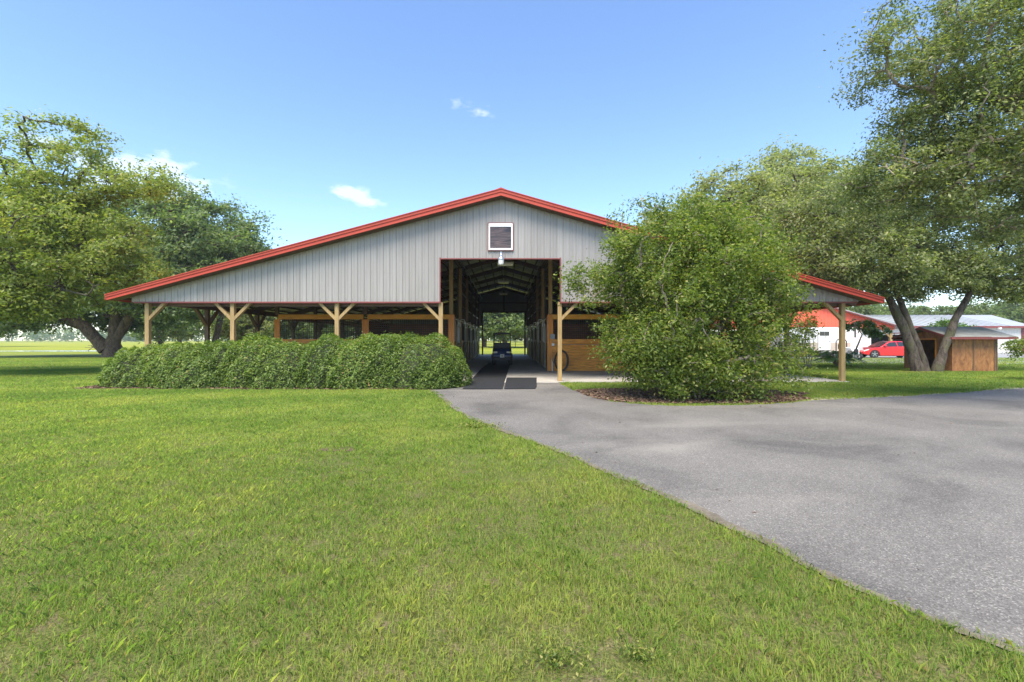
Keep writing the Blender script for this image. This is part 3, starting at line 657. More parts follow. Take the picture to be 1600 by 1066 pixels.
# the long clipped hedge: lobed mass of upright small leaves
def hedge():
    global rng
    rng = np.random.default_rng(9)
    root = thing('hedge', 'long low rounded hedge of bright green leaves along the left front of the barn', 'hedge', (-7.2, 15.2, 0))
    off = np.array([-7.2, 15.2, 0.])
    lob = [(-11.85, 15.35, 1.3, 1.15, 1.26), (-10.6, 15.25, 1.25, 1.2, 1.38), (-9.3, 15.35, 1.2, 1.15, 1.42), (-8.15, 15.3, 1.05, 1.25, 1.60), (-7.1, 15.0, 1.2, 1.15, 1.38), (-5.75, 15.2, 1.05, 1.3, 1.60), (-4.75, 14.85, 1.0, 1.1, 1.40), (-3.85, 15.3, 1.1, 1.35, 1.66), (-2.7, 15.2, 1.5, 1.5, 1.64), (-4.4, 15.5, 1.5, 1.2, 1.6), (-2.35, 14.75, .95, .95, 1.05), (-10.0, 14.75, 1.2, .8, 1.05)]
    A = []; N = []; TN = []
    for li, (cx, cy, rx, ry, h) in enumerate(lob):
        n = 10500
        d = rng.normal(0, 1, (n, 3)); d[:, 2] = np.abs(d[:, 2]); d /= np.linalg.norm(d, axis=1, keepdims=True)
        e = .62
        s = np.sign(d)*np.abs(d)**e; rr_ = 1/np.maximum(1e-6, (np.abs(s)**(2/e*.5)).sum(1)**(e*.5)); 
        u = d / (np.abs(d)**2.35).sum(1, keepdims=True)**(1/2.35)
        bump_ = 1 + .065*np.sin(u[:, 0]*9+li)*np.sin(u[:, 2]*8+li*2) + .035*np.sin(u[:, 0]*21+u[:, 1]*17)*np.sin(u[:, 2]*19+1.3*li)
        dep = 1 - np.abs(rng.normal(0, .065, n)) + (rng.random(n) < .05)*rng.uniform(0, .07, n)
        p = u*np.array([rx, ry, h])*(bump_*dep)[:, None]
        A.append(p + np.array([cx, cy, .03])); N.append(u/np.array([rx, ry, h])*1.3 + np.array([0, 0, .75])); TN.append(.45 + .13*np.sin(u[:, 0]*13+li*3)*np.sin(u[:, 2]*11) + .10*rng.normal(size=n) + .09*np.sin(li*2.3) + .12*np.sin(u[:, 0]*31+li)*np.sin(u[:, 2]*27+u[:, 1]*15))
    A = np.concatenate(A); N = np.concatenate(N); TN = np.concatenate(TN)
    ok = np.ones(len(A), bool)
    for (cx, cy, rx, ry, h) in lob:
        q = (np.abs((A-np.array([cx, cy, .03]))/np.array([rx, ry, h]))**2.35).sum(1); ok &= q > .66
    A, N, TN = A[ok], N[ok], TN[ok]
    A[:, 2] = np.maximum(A[:, 2], .05)
    n = len(A)
    quadmesh('foliage', M['leaf_hedge'], leaves(A-off, N, .088, .038, rnd=.75), n, root, np.clip(TN+rng.normal(0, .16, n), 0, 1))
    mb = MB()
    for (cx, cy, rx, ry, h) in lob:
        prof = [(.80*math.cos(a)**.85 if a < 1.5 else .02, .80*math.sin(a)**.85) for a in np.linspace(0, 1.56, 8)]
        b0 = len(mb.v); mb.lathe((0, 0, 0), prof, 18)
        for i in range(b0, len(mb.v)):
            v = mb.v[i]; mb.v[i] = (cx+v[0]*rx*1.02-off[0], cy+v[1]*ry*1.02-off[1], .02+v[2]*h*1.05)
    mb.build('stems', M['hedge_core'], root, smooth=True, world=False)  # solid dark core added inside the lobes to stop see-through, no separate stems
M['hedge_core'] = simple('dark_twig_core', (0.05, 0.055, 0.025), 0.9, 0, 0.4, 12, (1, 1, 1), 1.0)
hedge()

# ------------------------------------------------------------------ the barn
RX, RZ, LXE, LZE, RXE, RZE = -0.16, 6.72, -13.89, 3.04, 13.13, 2.93
YF, YB = 16.4, 44.6
def roofz(x):
    return RZ + (LZE-RZ)*(RX-x)/(RX-LXE) if x < RX else RZ + (RZE-RZ)*(x-RX)/(RXE-RX)
barn = thing('barn', 'long low horse barn with grey metal gable, red roof edge and open drive-through aisle', 'barn', (RX, YF, 0))
def part(mb, name, mat_, parent=barn, **k): return mb.build(name, mat_, parent, **k)
def siding(x0, x1, zb, y, per=.2286, face=-1, hole=None, ztop=lambda x: roofz(x)-.10):
    """ribbed sheet in the XZ plane with real ribs"""
    prof = []; x = x0
    k = 0
    while x < x1:
        prof += [(x, 0), (x+.012, .020), (x+.034, .020), (x+.046, 0), (x+.115, 0), (x+.120, .006), (x+.132, .006), (x+.137, 0)]; x += per
    prof = [p for p in prof if p[0] < x1] + [(x1, 0)]
    for xc in (list(hole[:2]) if hole else []) + [RX]:
        if x0 < xc < x1: prof.append((xc, 0)); 
    prof.sort(); mb = MB()
    for (a, da), (b_, db) in zip(prof[:-1], prof[1:]):
        if b_-a < 1e-5: continue
        zb_ = zb
        if hole and a >= hole[0]-1e-6 and b_ <= hole[1]+1e-6: zb_ = hole[2]
        za, zb2 = ztop(a), ztop(b_)
        if za <= zb_ or zb2 <= zb_: continue
        ya, yb = y+face*da, y+face*db
        mb.add([(a, ya, zb_), (b_, yb, zb_), (b_, yb, zb2), (a, ya, za)], [(0, 1, 2, 3)])
    return mb
OX0, OX1, OZ = -2.32, 1.94, 4.37
mb = siding(-13.3, 12.55, 2.84, YF, hole=(OX0, OX1, OZ))
for z in (2.95, 3.9, 4.75, 5.6):
    x = -13.3+.08
    while x < 12.4:
        if z < roofz(x)-.4 and not (OX0-.05 < x < OX1+.05 and z < OZ): mb.box(x-.008, x+.008, YF-.012, YF-.001, z-.008, z+.008)
        x += .2286
part(mb, 'gable_siding', M['siding'])
# solid backing just behind the ribs (framing girts)
mb = MB()
for z in (2.9, 3.9, 4.75, 5.6):
    xa = RX - (RZ-.2-z)/(RZ-LZE)*(RX-LXE); xb = RX + (RZ-.2-z)/(RZ-RZE)*(RXE-RX)
    for a, b_ in (((xa, OX0-.02), (OX1+.02, xb)) if z < OZ else ((xa, xb),)):
        mb.box(max(a, -12.9), min(b_, 12.1), YF+.02, YF+.06, z-.07, z+.07)
part(mb, 'wall_girts', M['rafter'])
# red trim strips at siding foot and round the opening
mb = MB(); mb.box(-13.2, OX0-.03, YF-.035, YF+.012, 2.80, 2.855); part(mb, 'drip_trim', M['trim_red'])
mb = MB(); mb.box(OX1+.03, 12.5, YF-.035, YF+.012, 2.80, 2.855); part(mb, 'drip_trim', M['trim_red'])
mb = MB(); mb.box(OX0-.028, OX0+.012, YF-.04, YF+.03, 2.80, OZ+.05); mb.box(OX1-.012, OX1+.028, YF-.04, YF+.03, 2.80, OZ+.05)
mb.box(OX0+.012, OX1-.012, YF-.038, YF+.03, OZ-.01, OZ+.028); part(mb, 'opening_trim', M['trim_red'])
# rear gable
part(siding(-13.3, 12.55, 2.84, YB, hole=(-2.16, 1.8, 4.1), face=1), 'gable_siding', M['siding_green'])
mb = MB(); mb.box(-2.3, -2.16, YB-.1, YB+.04, 0.02, 4.1); mb.box(1.8, 1.94, YB-.1, YB+.04, 0.02, 4.1); mb.box(-2.3, 1.94, YB-.1, YB-.02, 4.1, 4.26)
mb.box(-5, 4.7, YB-.12, YB-.02, 5.0, 5.1); mb.box(-.22, -.1, YB-.12, YB-.02, 4.26, 6.4); part(mb, 'door_frame', M['rafter'])
# roof: two slopes, ribs, rake trims
for sgn, (xe, ze) in ((-1, (LXE, LZE)), (1, (RXE, RZE))):
    y0, y1 = 16.0, 45.4
    mb = MB(); mb.prism([(RX, RZ), (xe, ze), (xe, ze-.035), (RX, RZ-.035)], 'y', y0+.02, y1)
    rf = part(mb, 'roof', M['red_roof'])
    mb = MB(); sl_ = (ze-RZ)/(xe-RX)
    yy = y0+.3
    while yy < y1:
        a = Vector((RX+sgn*.05, yy, RZ+.003)); b_ = Vector((xe, yy, ze+.003)); mb.beam(a, b_, .03, .02); yy += .4
    mb.build('roof_ribs', M['red_roof'], rf)
    # rake trim: upper broad band with a proud lip, narrower lower band
    mb = MB(); t1 = .02
    mb.prism([(RX, RZ+.03), (xe-.02*-sgn*-1, ze+.03), (xe, ze-.07), (RX, RZ-.085)], 'y', y0-.035, y0+.02)
    mb.prism([(RX, RZ+.035), (xe, ze+.035), (xe, ze+.005), (RX, RZ+.005)], 'y', y0-.055, y0+.10)
    part(mb, 'rake_trim', M['red_metal'])
    mb = MB(); mb.prism([(RX, RZ-.087), (xe, ze-.072), (xe-sgn*.05, ze-.15), (RX, RZ-.20)], 'y', y0-.012, y0+.02)
    mb.prism([(RX, RZ-.192), (xe-sgn*.05, ze-.142), (xe-sgn*.05, ze-.165), (RX, RZ-.215)], 'y', y0-.03, y0+.04)
    part(mb, 'rake_trim', M['red_metal'])
    mb = MB(); mb.prism([(RX, RZ-.20), (xe-sgn*.1, ze-.14), (xe-sgn*.1, ze-.16), (RX, RZ-.22)], 'y', y0+.03, YF-.03); part(mb, 'soffit', M['rafter'])
    # eave fascia
    mb = MB(); mb.box(*sorted((xe, xe+sgn*.03)), y0, y1, ze-.16, ze+.02); part(mb, 'eave_trim', M['red_metal'])
    mb = MB(); mb.prism([(RX, RZ-.037), (xe, ze-.037), (xe, ze-.045), (RX, RZ-.045)], 'y', YF+.05, y1-.4); part(mb, 'roof_lining', M['lining'])
    nP = 22; L_ = abs(xe-RX)
    for i in range(nP):
        x = RX + sgn*(.12 + (L_-.3)*i/(nP-1)); z = roofz(x)-.05
        mb = MB(); mb.box(x-.022, x+.022, YF+.06, y1-.4, z-.11, z-.012); part(mb, 'purlin', M['rafter'])
    for y in [16.55, 19.8, 23.8, 27.8, 31.8, 35.8, 39.8, 44.3]:
        mb = MB(); 
        for dy in (-.09, .09): mb.beam((RX, y+dy, RZ-.29), (xe-sgn*.6, y+dy, roofz(xe-sgn*.6)-.29), .045, .24)
        part(mb, 'rafter', M['rafter'])
mb = MB(); mb.prism([(RX, RZ+.06), (RX+.22, roofz(RX+.22)+.035), (RX, RZ+.03), (RX-.22, roofz(RX-.22)+.035)], 'y', 15.95, 45.4); part(mb, 'ridge_cap', M['red_roof'])

# posts with knee braces
def post(x, y, ztop, mat_, braces=(), w=.145, zt=None, bz=2.22, run=.58):
    mb = MB(); mb.box(x-w/2, x+w/2, y-w/2, y+w/2, 0.02, ztop); p = part(mb, 'post', mat_, bevel=.006)
    for d in braces:
        if d in 'lr':
            s = -1 if d == 'l' else 1
            a, b_ = Vector((x+s*.03, y, bz)), Vector((x+s*(run+.05), y, bz+run+.03))
        else:
            s = -1 if d == 'n' else 1
            a, b_ = Vector((x, y+s*.03, bz)), Vector((x, y+s*(run+.3), bz+run+.25))
        mb = MB(); mb.beam(a, b_, .10, .125, up=(0, 1, 0) if d in 'lr' else (1, 0, 0)); q = mb.build('brace', mat_, p)
for x, br in ((PX(227, YF)+.0, 'r'), (PX(361, YF), 'lr'), (PX(525, YF), 'lr'), (OX0+.0, 'l'), (OX1, 'r'), (PX(1038, YF), 'lr'), (PX(1202, YF), 'lr'), (12.07, 'l')):
    post(x, YF+.13, 2.84, M['post'], br)
for i, y in enumerate([19.8, 23.8, 27.8, 31.8, 35.8, 39.8, 44.3]):
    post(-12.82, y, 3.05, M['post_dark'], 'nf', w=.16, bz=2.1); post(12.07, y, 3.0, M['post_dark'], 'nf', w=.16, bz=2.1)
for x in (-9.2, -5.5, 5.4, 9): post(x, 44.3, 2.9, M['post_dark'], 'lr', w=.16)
for x in (-12.82, 12.07):
    mb = MB(); mb.box(x-.06, x+.06, YF+.22, 45, 2.78, 3.02); part(mb, 'header_beam', M['rafter'])
for a, b_ in ((-12.8, OX0-.08), (OX1+.08, 12.05)):
    mb = MB(); mb.box(a, b_, YF+.04, YF+.20, 2.66, 2.84) if False else mb.box(a, b_, YF+.215, YF+.26, 2.70, 2.9); part(mb, 'header_beam', M['rafter'])
# tall aisle posts and loft walls above the stalls
YS = 21.8; BAYS = [21.8, 26.2, 30.6, 35.0, 39.4, 43.8]
AL, AR = -2.58, 2.12
for y in BAYS:
    for x in (AL, AR):
        mb = MB(); mb.box(x-.09, x+.09, y-.0, y+.16, 2.72 if y == YS else 0.02, 5.55); part(mb, 'post', M['post'] if y < 31 else M['post_dark'], bevel=.006)  # deeper aisle posts take the darker timber
for x in (AL, AR):
    s = 1 if x < 0 else -1
    mb = MB(); mb.box(x-.05, x+.05, YF+.25, YB-.1, 5.56, 5.74); part(mb, 'plate_beam', M['post_dark'])
    mb = MB(); mb.tube([(x+s*.35, YF+.3, 5.42), (x+s*.35, YB-.3, 5.42)], .022, 6); part(mb, 'conduit', M['steel'])
    mb = MB(); mb.box(x-s*.16-.02, x-s*.16+.02, 26.3, YB-.15, 2.75, 5.55); lw = part(mb, 'loft_wall', M['loft'])
    mb = MB()
    for yy in np.arange(27, 44, .9): mb.box(x-s*.10-.03, x-s*.10+.03, yy-.03, yy+.03, 2.78, 5.5)
    mb.build('studs', M['post_dark'], lw)
    mb = MB()
    for zz in (3.5, 4.3, 5.0): mb.box(x-s*.04-.02, x-s*.04+.02, 26.4, YB-.2, zz-.05, zz+.05)
    mb.build('girts', M['pale_door'], lw)
# stall fronts facing the camera
def planks_x(x0, x1, y, z0, z1, step=.145, th=.035):
    mb = MB(); z = z0
    while z < z1-.01:
        zz = min(z+step, z1); mb.prism([(y, z+.006), (y-.006, z), (y-th+.008, z), (y-th, z+.009), (y-th, zz-.009), (y-th+.008, zz-.002), (y, zz-.002)], 'x', x0, x1); z = zz
    return mb
def planks_y(y0, y1, x, z0, z1, s, step=.145, th=.035):
    mb = MB(); z = z0
    while z < z1-.01:
        zz = min(z+step, z1); mb.prism([(x, z), (x+s*(th-.006), z), (x+s*th, z+.008), (x+s*th, zz-.008), (x+s*(th-.006), zz-.002), (x, zz-.002)], 'y', y0, y1); z = zz
    return mb
def grid_x(x0, x1, y, z0, z1, st=.078, r=.0045):
    mb = MB()
    for x in np.arange(x0+st/2, x1, st): mb.box(x-r, x+r, y-r, y+r, z0, z1)
    for z in np.arange(z0+st/2, z1, st): mb.box(x0, x1, y-r*2.4, y-r*1.1, z-r, z+r)
    return mb
def grid_y(y0, y1, x, z0, z1, st=.078, r=.0045, hz=True):
    mb = MB()
    for y in np.arange(y0+st/2, y1, st): mb.box(x-r, x+r, y-r, y+r, z0, z1)
    if hz:
        for z in np.arange(z0+st/2, z1, st): mb.box(x+r*1.1, x+r*2.4, y0, y1, z-r, z+r)
    return mb
for (xs) in ((PX(432, YS), PX(571, YS), PX(706, YS)), (PX(859, YS), 6.3, 10.4)):
    rail_z = 1.53
    for i, x in enumerate(xs):
        w = .24 if (x == xs[2] and xs[0] < 0) or (x == xs[0] and xs[0] > 0) else .2
        mb = MB(); mb.box(x-w/2, x+w/2, YS-.02, YS+.14, 0.02, 2.70 if w == .24 else 2.46); sp_ = part(mb, 'stall_post', M['cedar_z'], bevel=.005)
        if w == .2: mb = MB(); mb.box(x-.08, x+.08, YS+.0, YS+.14, 2.71, roofz(x)-.35); part(mb, 'post', M['post_dark'])
    for a, b_ in zip(xs[:-1], xs[1:]):
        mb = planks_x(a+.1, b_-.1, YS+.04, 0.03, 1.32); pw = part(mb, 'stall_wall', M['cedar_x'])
        mb = MB(); mb.box(a+.1, b_-.1, YS-.03, YS+.06, 1.325, rail_z); part(mb, 'rail', M['cedar_x'], bevel=.004)
        mb = MB(); mb.box(a+.1, b_-.1, YS-.03, YS+.06, 2.466, 2.696); part(mb, 'rail', M['cedar_top'], bevel=.004)
        part(grid_x(a+.1, b_-.1, YS+.02, rail_z, 2.466, .10, .0065), 'wire_mesh', M['wire'])
        for xx in (a+.13, b_-.13): 
            mb = MB(); mb.box(xx-.03, xx+.03, YS-.025, YS+.05, rail_z+.001, 2.465); part(mb, 'mesh_frame', M['cedar_z'])
# partitions and aisle fronts
for si, (xi, xm, xo) in enumerate(((AL, PX(571, YS), PX(432, YS)), (AR, 6.3, 10.4))):
    s = 1 if xi < 0 else -1    # +1: aisle lies toward +x
    for j, (ya, yb) in enumerate(zip(BAYS[:-1], BAYS[1:])):
        # fixed grille panel then sliding door
        yd0, yd1 = ya+1.75, ya+3.15
        face = xi + s*.02
        for (p, q) in ((ya+.17, yd0), (yd1, yb-.02)):
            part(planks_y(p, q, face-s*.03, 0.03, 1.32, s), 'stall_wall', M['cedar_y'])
            mb = MB(); mb.box(*sorted((face-s*.04, face+s*.03)), p, q, 1.325, 1.45); part(mb, 'rail', M['cedar_y'])
            part(grid_y(p, q, face, 1.45, 2.46, .1, .008, hz=(j == 0)), 'grille', M['wire_grey'] if j == 0 else M['wire'])
            mb = MB(); mb.box(*sorted((face-s*.04, face+s*.03)), p, q, 2.46, 2.64); part(mb, 'rail', M['cedar_y'])
        mb = MB(); fx0, fx1 = sorted((face+s*.05, face+s*.095))
        mb.box(fx0, fx1, yd0, yd0+.12, .06, 2.3); mb.box(fx0, fx1, yd1-.12, yd1, .06, 2.3); mb.box(fx0, fx1, yd0+.12, yd1-.12, .06, .2); mb.box(fx0, fx1, yd0+.12, yd1-.12, 1.22, 1.36); mb.box(fx0, fx1, yd0+.12, yd1-.12, 2.18, 2.3)
        dr = part(mb, 'sliding_door', M['pale_door'])
        mb = MB(); mb.box(fx0+.012, fx1-.012, yd0+.12, yd1-.12, .2, 1.22); mb.build('door_panel', M['pale_door'] if j % 2 else M['cedar_y'], dr)
        mb = MB(); xx = fx1+.004 if s > 0 else fx0-.004
        mb.beam((xx, yd0+.1, .2), (xx, yd1-.1, 1.22), .09, .02, up=(1, 0, 0)); mb.beam((xx+s*.012, yd1-.1, .2), (xx+s*.012, yd0+.1, 1.22), .09, .02, up=(1, 0, 0)); mb.build('door_brace', M['pale_door'], dr)
        grid_y(yd0+.12, yd1-.12, (fx0+fx1)/2, 1.36, 2.18, .1, .008, hz=False).build('grille', M['wire_grey'], dr)
        mb = MB(); mb.tube([(xx+s*.05, ya+.5, 2.5), (xx+s*.05, yb-.2, 2.5)], .022, 6)
        part(mb, 'door_track', M['steel'])
        mb = MB()
        for yy in (yd0+.2, yd1-.2): mb.box(*sorted((xx+s*.005, xx+s*.03)), yy-.03, yy+.03, 2.2, 2.52); mb.lathe((xx+s*.02, yy, 2.53), [(.05, -.02), (.05, .02)], 10, 'x')
        mb.build('door_hanger', M['steel'], dr)
        # solid cross partitions and mid partition
        if j: 
            part(planks_x(*sorted((xi-s*.1, xm)), yb if False else ya+.1, 0.03, 2.4), 'partition', M['board_brown'])
            part(planks_x(*sorted((xm, xo)), ya+.1, 0.03, 1.32), 'partition', M['board_brown'])
            part(grid_x(*sorted((xm, xo)), ya+.06, 1.32, 2.4, .1), 'wire_mesh', M['wire'])
        mb = MB(); 
        for z in np.arange(1.4 if False else 0.03, 2.4, .15): mb.box(xm-.02, xm+.02, ya+.15, yb-.02, z, z+.142)
        if not (si == 0 and j == 0) or True: part(mb, 'partition', M['board_brown'])
        if True:
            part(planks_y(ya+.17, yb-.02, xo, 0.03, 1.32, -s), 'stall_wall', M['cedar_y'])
            part(grid_y(ya+.17, yb-.02, xo, 1.45, 2.46, .1, .005, hz=False), 'wire_mesh', M['wire'])
            for z0, z1 in ((1.325, 1.45), (2.46, 2.64)):
                mb = MB(); mb.box(xo-.04, xo+.03, ya+.16, yb, z0, z1); part(mb, 'rail', M['cedar_y'])
            mb = MB(); mb.box(xo-.08, xo+.08, yb, yb+.14, .02, roofz(xo)-.35); part(mb, 'post', M['post_dark'])
    part(planks_x(*sorted((xi-s*.1, xo)), 43.9, 0.03, 1.32), 'stall_wall', M['rafter'])
    part(grid_x(*sorted((xi-s*.1, xo)), 43.9, 1.32, 2.5, .12), 'wire_mesh', M['wire'])
# gable window
wx0, wx1, wz0, wz1 = PX(762, YF), PX(802.5, YF), PZ(393, YF), PZ(348.5, YF)
mb = MB(); mb.box(wx0, wx1, YF-.045, YF-.021, wz0, wz1); win = part(mb, 'window', M['trim_red'])
mb = MB(); mb.box(wx0+.035, wx1-.035, YF-.075, YF-.046, wz1-.15, wz1-.035); mb.box(wx0+.035, wx1-.035, YF-.075, YF-.046, wz0+.035, wz0+.10)
mb.box(wx0+.035, wx0+.085, YF-.075, YF-.046, wz0+.10, wz1-.15); mb.box(wx1-.085, wx1-.035, YF-.075, YF-.046, wz0+.10, wz1-.15); mb.build('window_frame', M['white'], win, bevel=.004)
mb = MB(); mb.box(wx0+.085, wx1-.085, YF-.056, YF-.048, wz0+.10, wz1-.15); mb.build('pane', M['pane'], win)

# lamp over the opening
lx, lz = PX(783, 16.1), PZ(405, 16.1)
lamp = thing('wall_lamp', 'galvanised jar lamp mounted over the barn opening, below the gable window', 'lamp', (lx, 16.1, lz))
MB().lathe((lx, 16.1, lz), [(.115, -.03), (.118, .0), (.11, .03), (.05, .09), (.045, .16), (.035, .18), (.03, .25), (.015, .26)], 18).build('hood', M['steel'], lamp, smooth=True)
MB().lathe((lx, 16.1, lz), [(.02, -.20), (.08, -.195), (.097, -.15), (.10, -.035)], 18).build('glass_jar', M['lens'], lamp, smooth=True)
MB().tube([(lx, 16.1, lz+.24), (lx, 16.22, lz+.27), (lx, YF-.02, lz+.24)], .017, 8).build('arm', M['steel'], lamp, smooth=True)
for (px, py, Y, lab) in ((789.5, 411, 17.6, 'low bay lamp hanging just inside the barn opening, nearest the gable'), (786.5, 440, 27, 'low bay lamp hanging from the aisle roof, second from the opening'), (786.5, 459, 36, 'small pale lamp hanging farthest down the barn aisle')):
    x, z = PX(px, Y), PZ(py, Y); l = thing('hanging_lamp', lab, 'lamp', (x, Y, z), 0, 'lamps hanging along the barn aisle')
    MB().box(x-.33, x+.33, Y-.11, Y+.11, z-.02, z+.05).build('hood', M['steel'], l, bevel=.01)
    MB().box(x-.30, x+.30, Y-.09, Y+.09, z-.10, z-.021).build('diffuser', M['lens'], l, bevel=.01)
    MB().tube([(x-.2, Y, z+.05), (x-.2, Y, roofz(x)-.15)], .006, 5).build('hanging_wire', M['black'], l); MB().tube([(x+.2, Y, z+.05), (x+.2, Y, roofz(x)-.15)], .006, 5).build('hanging_wire', M['black'], l)

NTH = ['first', 'second', 'third', 'fourth', 'fifth']
for x_, s_, side in ((AL, 1, 'left'), (AR, -1, 'right')):
    for j, y_ in enumerate(BAYS[1:]):
        y_ -= .8; xx = x_+s_*.12
        l = thing('gooseneck_lamp', '%s small white gooseneck lamp from the entrance on the %s aisle stall fronts' % (NTH[j], side), 'lamp', (xx, y_, 2.5), 0, 'gooseneck lamps along the stall fronts')
        MB().tube([(xx-s_*.08, y_, 2.52), (xx+s_*.04, y_, 2.62), (xx+s_*.18, y_, 2.60), (xx+s_*.22, y_, 2.48)], .02, 7).build('arm', M['white'], l, smooth=True)
        MB().lathe((xx+s_*.22, y_, 2.36), [(.085, 0), (.07, .05), (.03, .12)], 12).build('shade', M['white'], l, smooth=True)
# conduit, boxes, spigot, hose
ex = PX(860, YS)
b1 = thing('electrical_box', 'grey electrical box on the orange corner post of the right stall', 'electrical box', (ex, YS-.03, 1.6))
MB().box(ex-.02, ex+.20, YS-.11, YS-.031, 1.54, 1.76).build('box', M['grey_plastic'], b1, bevel=.008); MB().box(ex+.0, ex+.18, YS-.122, YS-.111, 1.56, 1.74).build('cover', M['grey_plastic'], b1)
b2 = thing('junction_box', 'small white junction box with conduit running right below the stall mesh', 'junction box', (ex+.12, YS-.03, 1.3))
MB().box(ex+.05, ex+.18, YS-.10, YS-.031, 1.21, 1.33).build('box', M['white'], b2, bevel=.008)
MB().tube([(ex+.18, YS-.06, 1.27), (6.0, YS-.06, 1.25)], .014, 6).build('conduit', M['wire_grey'], b2)
MB().tube([(ex+.11, YS-.06, 1.33), (ex+.11, YS-.06, 1.54)], .012, 6).build('conduit', M['wire_grey'], b2)
sx = PX(863, YS-.15)
sp = thing('water_spigot', 'white standpipe water spigot at the foot of the orange stall corner', 'spigot', (sx, YS-.15, 0.02))
MB().tube([(sx, YS-.15, .02), (sx, YS-.15, .55)], .022, 8).build('pipe', M['white'], sp); MB().tube([(sx, YS-.15, .55), (sx, YS-.15, .62), (sx-.01, YS-.22, .64), (sx-.01, YS-.26, .60)], .02, 8).build('tap', M['steel'], sp)
MB().lathe((sx, YS-.15, .64), [(.035, 0), (.035, .015)], 10).build('handle', M['trim_red'], sp)
hx = PX(877, YS-.12)
mb = MB()
for i in range(7):
    rr = random.Random(i); a0 = .30+rr.uniform(-.035, .035); c0 = .46+rr.uniform(-.03, .03); dy = rr.uniform(-.07, .07)
    mb.tube([(hx+a0*math.cos(a)+rr.uniform(-.004, .004), YS-.16+dy, .52+c0*math.sin(a)) for a in np.linspace(0, 2*math.pi, 33)[:-1]], .020, 7, closed=True)
mb.tube([(hx-.26, YS-.16, .62), (hx-.36, YS-.18, .45), (sx+.03, YS-.24, .42), (sx-.01, YS-.26, .58)], .014, 6)
o = mb.build('coiled_hose', M['hose'], None, smooth=True); tag(o, 'black water hose coiled in a tall ring against the orange plank wall', 'hose')

# rubber mats
def mat_piece(pts, z0, label, seed):
    P_ = [G(*p) for p in pts]; rr = random.Random(seed)
    Q = []
    for i in range(len(P_)):
        a, b_ = Vector((*P_[i], 0)), Vector((*P_[(i+1) % len(P_)], 0)); n_ = max(2, int((b_-a).length/.25))
        for k in range(n_): q = a.lerp(b_, k/n_); Q.append((q.x+rr.uniform(-.006, .006), q.y+rr.uniform(-.006, .006)))
    o = MB().prism(Q, 'z', z0, z0+.012).build('rubber_mat', M['rubber']); tag(o, label, 'mat', 'rubber mats in the barn aisle')
mat_piece([(723, 609), (785, 609), (789.3, 595), (800, 560), (772, 560), (768, 565), (753, 576)], .022, 'long black rubber mat running from the drive into the aisle under the cart', 1)
mat_piece([(787.5, 609), (836, 608.6), (838.5, 605), (838.5, 591.3), (791.8, 591.3)], .022, 'short black rubber mat lying beside the long one at the aisle entrance', 2)

